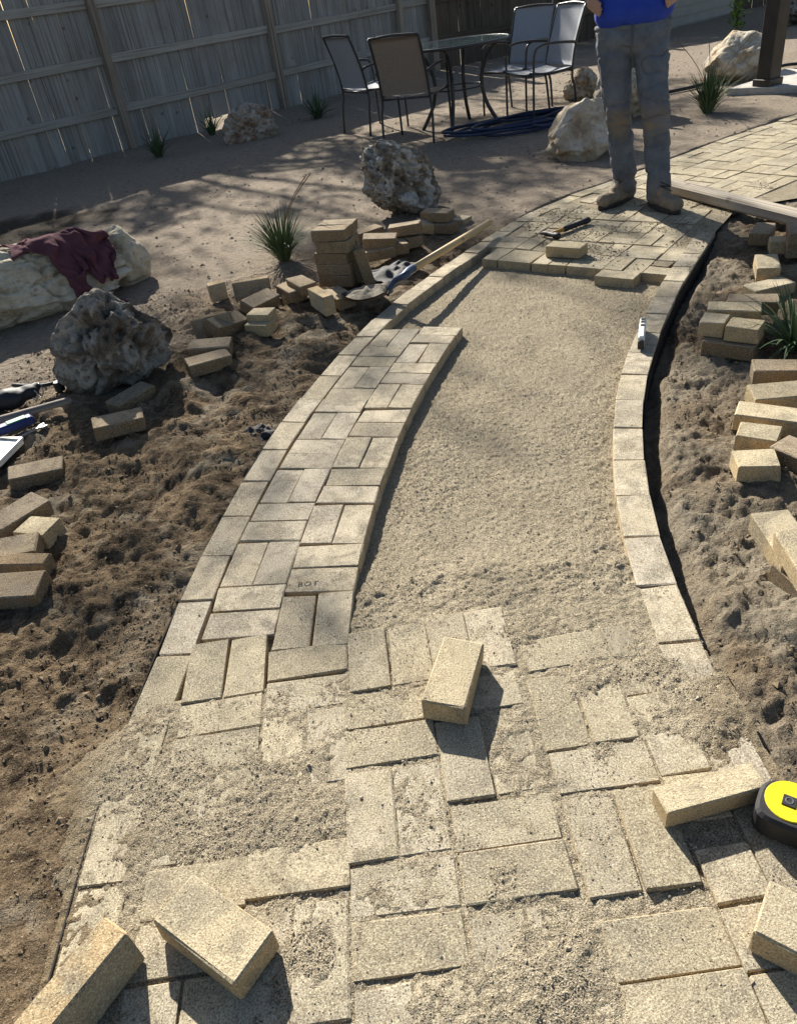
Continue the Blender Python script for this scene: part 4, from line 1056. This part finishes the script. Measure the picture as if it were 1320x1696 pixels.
MB().tube([(-.002+.006*math.cos(2*math.pi*k/12), .002+.006*math.sin(2*math.pi*k/12), .0612) for k in range(12)], .0012, 6, 0, True).build('screw', M_STEEL, tm)
MB().box((.058, -.040, .012), (.016, .014, .018), None, .003).build('mouth', M_BLACK, tm)
MB().box((.0685, -.040, .010), (.002, .014, .022)).build('hook', M_STEEL, tm)

# ------------------------------------------------------------------ tools at the left edge
t0, t1 = gp(-60, 712, .03), gp(118, 662, .03)
d_ = (t1-t0); L = d_.length
hg = tag(empty('wooden_tool_handle', t0), 'pale grey round wooden tool handle lying at the left edge', 'tool_handle')  # wooden handle of a long tool, cut by the left edge
MB().tube([(0, 0, 0), (L*.6, 0, 0), (L*.96, 0, 0), (L, 0, 0)], [.017, .016, .0155, .008], 10).build('shaft', M_HANDLE2, hg, (0, 0, 0), d_.to_track_quat('X', 'Z').to_euler(), smooth=True)
k0, k1 = gp(-40, 728, .03), gp(55, 692, .03); d_ = k1-k0
M_BLUEP = plain('blue_plastic', (.015, .03, .14), .5, .15, 30); M_GREEN = plain('green_plastic', (.04, .22, .10), .5, .2, 50)
kt = tag(empty('utility_level', k0, math.atan2(d_.y, d_.x)), 'blue and green plastic tool beside the grey wooden tool handle at left', 'tool')
MB().box((d_.length/2, 0, 0), (d_.length, .05, .035), None, .008).build('body', M_BLUEP, kt)
MB().box((d_.length*.72, 0, .0175), (d_.length*.34, .036, .006), None, .002).build('grip', M_GREEN, kt)
w0, w1 = gp(18, 730, .005), gp(74, 702, .01); d_ = w1-w0
wr = tag(empty('wrench', w0, math.atan2(d_.y, d_.x)), 'shiny open-ended wrench lying below the blue and green tool', 'wrench')
MB().box((d_.length*.42, 0, 0), (d_.length*.84, .014, .007), None, .002).build('shank', M_STEEL, wr)
jaw = MB()
L = d_.length
jaw.prism([(L*.82, -.009), (L*.90, -.019), (L*1.02, -.019), (L*1.02, -.008), (L*.93, -.006), (L*.93, .006), (L*1.02, .008), (L*1.02, .019), (L*.90, .019), (L*.82, .009)], -.0045, .0045)
jaw.build('jaw', M_STEEL, wr)
q = [gp(-70, 722, .02), gp(37, 727, .02), gp(0, 764, .02), gp(-70, 815, .02)]
tr = tag(empty('tray', (0, 0, 0)), 'white plastic tray corner cut by the left edge', 'tray')
MB().prism([(p.x, p.y) for p in q], .0, .016, .004).build('base', M_WHITE, tr)
MB().tube([Vector((p.x, p.y, .022)) for p in q], .007, 6, 0, True).build('rim', M_WHITE, tr, smooth=True)
bgc = gp(22, 655, .0)
def bagd(co, nr): return co + nr*(0.012*fb3(co*18, 3, 3))[:, None]
m = MB()
for (u, v, z, r) in ((-20, 668, .04, .09), (15, 660, .05, .08), (45, 650, .05, .055), (58, 640, .06, .03), (-55, 668, .05, .1)):
    m.ball(gp(u, v, z), (r, r*.7, r*.6))
bag = tag(empty('tool_bag', (bgc.x, bgc.y, 0)), 'dark blue-black tool bag with metal rings at the left edge', 'bag')
o = link('pouch', remesh(m, .008, 8, bagd, 'pouch'), plain('black_nylon', (.014, .015, .022), .6, .3, 40, .001, 400), bag); o.location = (-bgc.x, -bgc.y, 0)
for (u, v, r) in ((65, 646, .028), (58, 655, .02)):
    c = gp(u, v, .04)-Vector((bgc.x, bgc.y, 0)); 
    MB().tube([c+Vector((r*math.cos(k*.524)*.6, r*math.sin(k*.524)*.4, r*math.sin(k*.524))) for k in range(12)], .003, 6, 0, True).build('ring', M_STEEL, bag, smooth=True)
c = gp(98, 640, .02)-Vector((bgc.x, bgc.y, 0))
MB().prism([(c.x+.022*math.cos(k*.5236), c.y+.022*math.sin(k*.5236)) for k in range(12)], .0, .045, .003).build('cap', M_BLACK, bag)
MB().tube([c+Vector((-.02, 0, .02)), c+Vector((-.08, -.03, .03)), Vector((.02, .0, .05))], .009, 7, 4).build('strap', M_BLACK, bag, smooth=True)

# ------------------------------------------------------------------ sweatshirt on the boulder
bpy.context.view_layer.update()
bv = BVHTree.FromObject(cream, bpy.context.evaluated_depsgraph_get()); Mi = cream.matrix_world.inverted()
def on_rock(x, y, dflt=.20):
    h = bv.ray_cast(Mi @ Vector((x, y, 2)), (Mi.to_3x3() @ Vector((0, 0, -1))).normalized(), 4)
    return (cream.matrix_world @ h[0]).z if h[0] is not None else dflt
on_rock0 = on_rock
def on_rock(x, y, dflt=.20):
    return sum(on_rock0(x+.05*math.cos(k*1.05), y+.05*math.sin(k*1.05), dflt) for k in range(6))/6+.012
M_MAROON = Mat('maroon_fleece', .95, .1); M_MAROON = (M_MAROON.bump(M_MAROON.noise(260, 3), .002), M_MAROON.done(M_MAROON.ramp(M_MAROON.noise(14, 5), [(.3, (.085, .034, .044)), (.7, (.135, .058, .072))])))[1]
def garment():
    """a flat sweatshirt let fall over the boulder"""
    st = .017; pts = {}; V = []; F = []
    def inside(x, y):                                        # x across the shoulders, y down the body (metres)
        w = .27
        if abs(x) < w and -.02 < y < .60: return True
        if abs(x) < .13 and -.22 < y <= .0: return True      # hood
        k = abs(x)-w
        return 0 <= k < .50 and abs(y-.10-k*.08) < .105-.06*k
    n = int(1.7/st)
    for i in range(n):
        for j in range(int(1.05/st)):
            x, y = -.85+i*st, -.25+j*st
            if inside(x, y): pts[(i, j)] = len(V); V.append((x, y))
    for (i, j), a_ in pts.items():
        q_ = [(i+1, j), (i+1, j+1), (i, j+1)]
        if all(t in pts for t in q_): F.append((a_, *[pts[t] for t in q_]))
    V = np.array(V)
    o0 = Vector((-1.80, 4.47, 0)); ax = math.radians(26)     # where the collar lies, and which way the body points
    ca, sa = math.cos(ax), math.sin(ax)
    sq = 0.66                                                # dropped in a heap, not spread out
    X = o0.x+(V[:, 1]*ca+V[:, 0]*sa)*sq; Y = o0.y+(V[:, 1]*sa-V[:, 0]*ca)*sq
    Z = .56+.055*np.sin(V[:, 0]*17+1.3*np.sin(V[:, 1]*9))*1.0+.05*np.sin(V[:, 1]*21+V[:, 0]*6)+.02*fb2(V[:, 0]*9, V[:, 1]*9, 4)
    me = bpy.data.meshes.new('cloth'); me.from_pydata(np.stack([X, Y, Z], 1).tolist(), [], F); me.update()
    return me
cl = bpy.data.objects.new('cloth', garment()); COL.objects.link(cl)
cm = cl.modifiers.new('c', 'CLOTH'); cs = cm.settings
cs.quality = 6; cs.mass = .35; cs.tension_stiffness = 12; cs.compression_stiffness = 8; cs.shear_stiffness = 4; cs.bending_stiffness = .25; cs.air_damping = 2
cm.collision_settings.distance_min = .008; cm.collision_settings.use_self_collision = True; cm.collision_settings.self_distance_min = .006; cm.collision_settings.friction = 25
cream.modifiers.new('col', 'COLLISION'); cream.collision.thickness_outer = .01; cream.collision.cloth_friction = 40
pl = bpy.data.objects.new('tmp_floor', MB().box((-1.9, 4.5, -.06), (3, 3, .1)).mesh('tmp_floor')); COL.objects.link(pl); pl.modifiers.new('col', 'COLLISION')
NF = 46
SC.frame_start = 1; SC.frame_end = NF; cm.point_cache.frame_start = 1; cm.point_cache.frame_end = NF
for f in range(1, NF+1): SC.frame_set(f)
cme = bpy.data.meshes.new_from_object(cl.evaluated_get(bpy.context.evaluated_depsgraph_get()))
SC.frame_set(1); bpy.data.objects.remove(cl); bpy.data.objects.remove(pl); cream.modifiers.clear()
cme.polygons.foreach_set('use_smooth', [True]*len(cme.polygons))
sw = tag(link('sweatshirt', cme, M_MAROON), 'maroon sweatshirt draped over the long cream boulder', 'sweatshirt')
md = sw.modifiers.new('t', 'SOLIDIFY'); md.thickness = .007; md.offset = 1
md = sw.modifiers.new('sub', 'SUBSURF'); md.levels = md.render_levels = 1

# ------------------------------------------------------------------ the person
M_SKIN = plain('skin', (.42, .25, .17), .55, .12, 30, .0004, 500)
M_SHIRT = plain('blue_cotton', (.02, .055, .38), .85, .12, 20, .001, 500)
MJ = Mat('dusty_denim', .9, .15)
jn = MJ.noise(7, 5, .65); jf = MJ.noise(400, 2)
c = MJ.ramp(jn, [(.32, (.072, .09, .118)), (.7, (.16, .185, .222))])
c = MJ.mix(MJ.fr(MJ.noise(4.5, 4, .6), .55, .72, 0, .55), c, (.20, .165, .115))
c = MJ.mix(MJ.attr('dust'), c, (.25, .185, .11)); c = MJ.mix(MJ.fr(jf, .4, .7, 0, .25), c, (.2, .2, .2))
MJ.bump(jf, .0008); M_DENIM = MJ.done(c)
M_BOOT = plain('dusty_suede', (.24, .19, .135), .9, .3, 22, .0015, 160); M_SOLE = plain('boot_sole', (.04, .034, .028), .8, .3, 30)
fa, fbp = gp(1033, 332), gp(1088, 341)                        # ankles as surveyed
org = Vector(((fa.x+fbp.x)/2, (fa.y+fbp.y)/2, 0.003))
pr = tag(empty('person', org), 'person in blue shirt, dusty jeans and work boots standing with hands on hips', 'person')
la, ra = fa-org, fbp-org; la.z = ra.z = 0
hipc = Vector((-.085, .03, .90))
view = Vector((-org.x, -org.y, 0)).normalized(); side = Vector((-view.y, view.x, 0))     # side: toward the viewer's right
if side.x < 0: side = -side
def bone(m, a, b, ra_, rb_, k=1.0, n=None, dirw=side):
    a = Vector(a); b = Vector(b); n = n or max(3, int((b-a).length/.025))
    Mx = Matrix((dirw, Vector((-dirw.y, dirw.x, 0)), Vector((0, 0, 1)))).transposed()
    for i in range(n+1):
        t = i/n; r = ra_*(1-t)+rb_*t; m.ball(a.lerp(b, t), (r, r*k, r), Mx, 12, 8)
def at_body(s, f, z): return hipc*1.0 + side*s + view*f + Vector((0, 0, z-hipc.z))
# body: one continuous surface
m = MB()
kl = la.lerp(at_body(-.105, 0, .9), .53)+view*.03; kl.z = .50; kr = ra.lerp(at_body(.105, 0, .9), .53)+view*.035; kr.z = .50
al = la+Vector((0, 0, .10)); ar = ra+Vector((0, 0, .10))
for (h, k_, a_) in ((at_body(-.10, 0, .90), kl, al), (at_body(.10, 0, .90), kr, ar)):
    bone(m, h, k_, .085, .058); bone(m, k_, a_, .056, .038)
bone(m, at_body(-.07, 0, .93), at_body(.07, 0, .93), .125, .125, .8); bone(m, at_body(0, 0, .95), at_body(0, 0, 1.18), .135, .14, .8)
bone(m, at_body(-.06, 0, 1.2), at_body(.06, 0, 1.2), .12, .12, .8); bone(m, at_body(-.12, -.01, 1.40), at_body(.12, -.01, 1.40), .085, .085, .9)
bone(m, at_body(0, 0, 1.2), at_body(0, -.01, 1.40), .14, .10, .85); bone(m, at_body(0, -.01, 1.42), at_body(0, .015, 1.53), .062, .056)
head = at_body(0, .025, 1.635)
m.ball(head, (.078, .098, .118), Matrix((side, view, Vector((0, 0, 1)))).transposed(), 16, 12)
m.ball(head+view*.03-Vector((0, 0, .06)), (.058, .065, .055)); bone(m, head+view*.098+Vector((0, 0, .01)), head+view*.112-Vector((0, 0, .025)), .010, .016)
for s in (-1, 1): m.ball(head+side*s*.08-Vector((0, 0, .005)), (.014, .02, .03))
bone(m, head+view*.094-Vector((0, 0, .055))-side*.02, head+view*.094-Vector((0, 0, .055))+side*.02, .009, .009)
for s in (-1, 1):
    sh, el, wr_ = at_body(s*.20, -.01, 1.40), at_body(s*.365, -.13, 1.22), at_body(s*.245, .02, 1.125)
    bone(m, sh, el, .056, .045); bone(m, el, wr_, .043, .027)
    pal = at_body(s*.213, .08, 1.07)
    bone(m, wr_, pal, .026, .032, .8)
    fd_ = (view*.55-side*s*.5-Vector((0, 0, .38))).normalized(); up_ = Vector((0, 0, 1))
    for i, (off, ln) in enumerate(((.030, .070), (.010, .078), (-.010, .072), (-.028, .058))):
        p0 = pal+up_*off+view*.012; p1 = p0+fd_*ln*.5; p2 = p1+(fd_-side*s*.35-Vector((0, 0, .25))).normalized()*ln*.5
        bone(m, p0, p1, .0098, .0088, n=5); bone(m, p1, p2, .0088, .0075, n=5)
    t0_ = wr_+view*.01+up_*.018; t1_ = t0_-view*.045+up_*.01-side*s*.01; bone(m, t0_, t1_, .012, .010, n=5); bone(m, t1_, t1_-view*.03-side*s*.018, .010, .008, n=5)
link('body', remesh(m, .006, 3, None, 'body'), M_SKIN, pr)
# jeans
m = MB()
for (h, k_, a_) in ((at_body(-.098, 0, .86), kl, al), (at_body(.098, 0, .86), kr, ar)):
    bone(m, h, k_, .104, .081, .98); bone(m, k_, a_+Vector((0, 0, .03)), .078, .068, 1.0); bone(m, a_+Vector((0, 0, .03)), a_+Vector((0, 0, -.025)), .068, .072)
bone(m, at_body(-.085, 0, .92), at_body(.085, 0, .92), .118, .118, .98); bone(m, at_body(-.095, 0, .90), at_body(.095, 0, .90), .104, .104, 1.15)
def jfold(co, nr):
    z = co[:, 2]; sx = co[:, 0]
    ph = 2.2*fb3(co*np.array([5, 5, 4]), 3, 2)
    knee = np.exp(-((z-.46)/.13)**2); hem = np.exp(-((z-.13)/.09)**2); hip_ = np.exp(-((z-.78)/.10)**2)
    d = (knee*.003+hem*.006+hip_*.002)*np.sin(z*62+ph*9+sx*22) + .012*fb3(co*np.array([11, 11, 4.5]), 7, 3) - .010*sstep(.10, .0, np.abs(fb3(co*np.array([7, 7, 13]), 17, 2)))*(.35+knee+hip_+hem) + .004*fb3(co*26, 8, 2)
    return co+nr*d[:, None]
jm = remesh(m, .0075, 4, jfold, 'jeans')
n_ = len(jm.vertices); cc = np.empty(n_*3, np.float32); jm.vertices.foreach_get('co', cc); cc = cc.reshape(-1, 3).astype(float)
fr_ = cc@np.array(view); knee = np.exp(-((cc[:, 2]-.47)/.085)**2)*sstep(-.01, .06, fr_)
a_ = jm.attributes.new('dust', 'FLOAT', 'POINT'); a_.data.foreach_set('value', np.clip(knee*.8*(.7+fb3(cc*9, 2, 3)) + sstep(.25, .03, cc[:, 2])*.35, 0, .9).astype(np.float32))
jo = link('jeans', jm, M_DENIM, pr)
M_SEAM = plain('denim_seam', (.09, .098, .11), .9, .2, 30)
fy = at_body(0, .123, .97); MB().tube([fy, at_body(.004, .135, .93), at_body(.0, .125, .86), at_body(0, .085, .80)], .0045, 6, 4).build('fly_seam', M_SEAM, jo, smooth=True)
bl = MB(); bl.tube([at_body(.192*math.cos(k*.2618), .114*math.sin(k*.2618), .945) for k in range(24)], .013, 8, 0, True); bl.build('waistband', M_DENIM, jo, smooth=True)
# shirt
m = MB()
bone(m, at_body(-.09, 0, 1.03), at_body(.09, 0, 1.03), .124, .124, 1.16); bone(m, at_body(-.085, 0, 1.0), at_body(-.085, 0, 1.25), .116, .115, 1.08); bone(m, at_body(.085, 0, 1.0), at_body(.085, 0, 1.25), .116, .115, 1.08)
bone(m, at_body(0, 0, 1.0), at_body(0, 0, 1.3), .13, .14, 1.0); bone(m, at_body(-.09, 0, 1.25), at_body(-.13, -.01, 1.40), .115, .092); bone(m, at_body(.09, 0, 1.25), at_body(.13, -.01, 1.40), .115, .092)
bone(m, at_body(-.12, -.01, 1.41), at_body(.12, -.01, 1.41), .088, .088)
for s in (-1, 1): bone(m, at_body(s*.18, -.01, 1.40), at_body(s*.31, -.045, 1.285), .075, .066)
def sfold(co, nr): return co+nr*(.012*fb3(co*np.array([9, 9, 5]), 5, 3)+.004*np.sin(co[:, 2]*40+4*fb3(co*4, 6, 2)))[:, None]
link('shirt', remesh(m, .009, 5, sfold, 'shirt'), M_SHIRT, pr)
m = MB(); Mh = Matrix((side, view, Vector((0, 0, 1)))).transposed()
m.ball(head+Vector((0, 0, .022))-view*.012, (.086, .104, .108), Mh, 16, 10); m.ball(head+Vector((0, 0, -.03))-view*.045, (.075, .06, .07), Mh)
hm_ = remesh(m, .008, 3, lambda co, nr: co+nr*(.008*fb3(co*40, 3, 3))[:, None], 'hair'); ho = link('hair', hm_, plain('brown_hair', (.05, .03, .018), .7, .3, 80), pr)
for s in (-1, 1):
    e = MB().ball(head+view*.083+side*s*.031+Vector((0, 0, .012)), (.0125, .0125, .0125), None, 12, 8).build('eye', M_WHITE, pr, smooth=True)
    MB().ball(head+view*.0915+side*s*.031+Vector((0, 0, .012)), (.006, .006, .006), None, 10, 6).build('iris', M_BLACK, e, smooth=True)
# boots
for (a_, tu) in ((la, (1000, 346)), (ra, (1124, 356))):
    toe = gp(*tu)-org; toe.z = 0; td = (toe-a_).normalized(); m = MB(); sd = Vector((-td.y, td.x, 0)); Mx = Matrix((td, sd, Vector((0, 0, 1)))).transposed()
    heel = a_-td*.055
    for t in np.linspace(0, 1, 9):
        p = heel.lerp(a_+td*.205, float(t)); w = .043+.010*math.sin(t*math.pi*.9); hgt = .050-.014*t+(.006 if t > .8 else 0)
        m.ball(p+Vector((0, 0, .02+hgt*.62)), (.045, w, hgt), Mx, 12, 8)
    bone(m, a_+Vector((0, 0, .07)), a_+Vector((0, 0, .17))-td*.005, .054, .058, 1.0)
    bone(m, a_+Vector((0, 0, .09))+td*.05, a_+Vector((0, 0, .07))+td*.09, .043, .038)
    bo = link('boot', remesh(m, .006, 4, lambda co, nr: co+nr*(.006*fb3(co*22, 6, 3))[:, None], 'boot'), M_BOOT, pr)
    out = []
    for k in range(28):
        q_ = 2*math.pi*k/28; l_ = math.cos(q_); w_ = math.sin(q_)*(.050-.008*(1 if l_ < -.2 else 0))
        out.append(tuple((heel.lerp(a_+td*.205, .5)+td*(l_*.175)+sd*w_)[:2]))
    MB().prism(out, .0, .026, .004).build('sole', M_SOLE, bo)
    MB().tube([a_+td*.105+Vector((0, 0, .098))+sd*.03, a_+td*.07+Vector((0, 0, .13))-sd*.025, a_+td*.085+Vector((0, 0, .12))+sd*.03, a_+td*.055+Vector((0, 0, .15))-sd*.02], .003, 5, 4).build('lace', M_SOLE, bo)

# ------------------------------------------------------------------ stamp and mortar smear on one paver
fc = bpy.data.curves.new('stamp', 'FONT'); fc.body = 'BOT'; fc.size = .027; fc.extrude = .0005; fc.space_character = 1.15
to = bpy.data.objects.new('tmp_text', fc); COL.objects.link(to)
tme = bpy.data.meshes.new_from_object(to.evaluated_get(bpy.context.evaluated_depsgraph_get())); bpy.data.objects.remove(to)
q0_, q1_ = gp(491, 968), gp(533, 965); ta_ = math.atan2(q1_.y-q0_.y, q1_.x-q0_.x)
tag(link('stamp', tme, M_BRICK, path, (q0_.x, q0_.y, .0010), (0, 0, ta_)), label='letters BOT moulded on one paver of the strip')

# ------------------------------------------------------------------ grit, clods, pebbles
OCT_V = np.array([(1, 0, 0), (-1, 0, 0), (0, 1, 0), (0, -1, 0), (0, 0, 1), (0, 0, -1)], float)
OCT_F = np.array([(0, 2, 4), (2, 1, 4), (1, 3, 4), (3, 0, 4)])
def scatter(name, label, P, R, m, seed, flat=.7):
    rg = np.random.default_rng(seed); n = len(P)
    V = OCT_V[None]*(1+rg.uniform(-.35, .35, (n, 6, 1)))
    a = rg.uniform(0, 6.283, n); b = rg.uniform(-.5, .5, n)
    ca, sa, cb, sb = np.cos(a)[:, None], np.sin(a)[:, None], np.cos(b)[:, None], np.sin(b)[:, None]
    x, y, z = V[:, :, 0], V[:, :, 1], V[:, :, 2]
    y, z = y*cb-z*sb, y*sb+z*cb; x, y = x*ca-y*sa, x*sa+y*ca
    V = np.stack([x, y, z*flat], 2)*R[:, None, None]+P[:, None, :]
    F = (OCT_F[None]+np.arange(n)[:, None, None]*6).reshape(-1, 3)
    return tag(link(name, np_mesh(name, V.reshape(-1, 3), F, False), m), label, kind='stuff')
def grit_mat(name, a, b, d):
    M = Mat(name, .95, .1); f = M.noise(60, 3, .7); g = M.noise(700, 1)
    c = M.ramp(f, [(.3, a), (.7, b)]); c = M.mix(M.fr(g, .42, .62, 0, .8), c, d); return M.done(c)
M_GRIT = grit_mat('sand_grain', (.36, .305, .22), (.57, .49, .365), (.21, .17, .118))
M_CLOD = grit_mat('soil_clod', (.17, .125, .08), (.34, .27, .18), (.13, .095, .06))
rg = np.random.default_rng(3)
n = 330000; px = rg.uniform(-.85, .68, n); py = .28+rg.random(n)**1.25*1.5
dens = sstep(-.25, .35, fb2(px*7, py*7, 91, 4, .6))*.75+.12
cov = sand_h(px, py, False); dens = dens*np.where(cov > -.001, .85, .15)
ok = (rg.random(n) < dens) & (px > xL(py)-.08) & (px < xR(py)); ok &= ~((px < xI(py)) & (py > 1.30) & (rg.random(n) < .93))
px, py = px[ok], py[ok]; zz = sand_h(px, py)
onp = (py < 1.40) | ((px < xI(py)) & (py < 3.3)); zz = np.where(onp, np.maximum(zz, 0.0), zz)
R = np.exp(rg.normal(-7.0, .50, len(px))); R = np.clip(R, .0006, .0062)
scatter('sand_grit', 'coarse sand grains strewn over the near pavers', np.stack([px, py, zz+R*.25], 1), R, M_GRIT, 5)
n = 150000; py = 1.4+rg.random(n)*2.6; px = xL(py)+rg.random(n)*(xR(py)-xL(py)); 
ok = (px > xI(py)+.01) | (py > 3.3); ok &= (px < xR(py)-.1) & (px > xL(py)+.11) & (rg.random(n) < .25+.6*sstep(-.2, .4, fb2(px*5, py*5, 95))+.3*(px > xR(py)-.3)); px, py = px[ok], py[ok]
R = np.clip(np.exp(rg.normal(-6.65, .40, len(px))), .001, .004)
scatter('sand_grit', 'coarse grains on the open sand bed of the path', np.stack([px, py, sand_h(px, py)+R*.25], 1), R, M_GRIT, 6)
n = 230000; py = .3+rg.random(n)**1.3*4.2; sd_ = rg.random(n) < .68
px = np.where(sd_, xL(py)-rg.random(n)*1.9, xR(py)+.02+rg.random(n)*1.3)
dens = .16+.7*sstep(-.15, .6, fb2(px*4, py*4, 97, 4, .6)); ok = rg.random(n) < dens; px, py = px[ok], py[ok]
R = np.clip(np.exp(rg.normal(-6.3, .62, len(px))), .0012, .013)
scatter('soil_clods', 'loose crumbs and clods of dug soil beside the path', np.stack([px, py, ground_h(px, py)], 1), R, M_CLOD, 7, .75)
n = 16000; py = 3.5+rg.random(n)*1.5; px = 1.0+rg.random(n)*1.6; ok = (px > xL(py)+.02) & (px < xR(py)) & (rg.random(n) < sstep(-.1, .5, fb2(px*4, py*4, 98))*.9+.04) & ((px-1.2)*.65+(py-3.7)*.76 > .05); px, py = px[ok], py[ok]
R = np.clip(np.exp(rg.normal(-5.9, .5, len(px))), .0015, .009)
scatter('soil_crumbs', 'soil crumbs trodden over the far brick paving', np.stack([px, py, np.full(len(px), .001)], 1), R, M_CLOD, 9, .6)
n = 9000; py = 4.2+rg.random(n)*8; px = rg.uniform(-5, 5, n); ok = (px < xL(py)-.02); px, py = px[ok], py[ok]
R = np.clip(np.exp(rg.normal(-5.3, .5, len(px))), .002, .018)
scatter('pebbles', 'small pebbles and bark scattered over the far yard', np.stack([px, py, ground_h(px, py)+R*.2], 1), R, grit_mat('pebble', (.20, .16, .12), (.40, .34, .27), (.08, .06, .045)), 8)
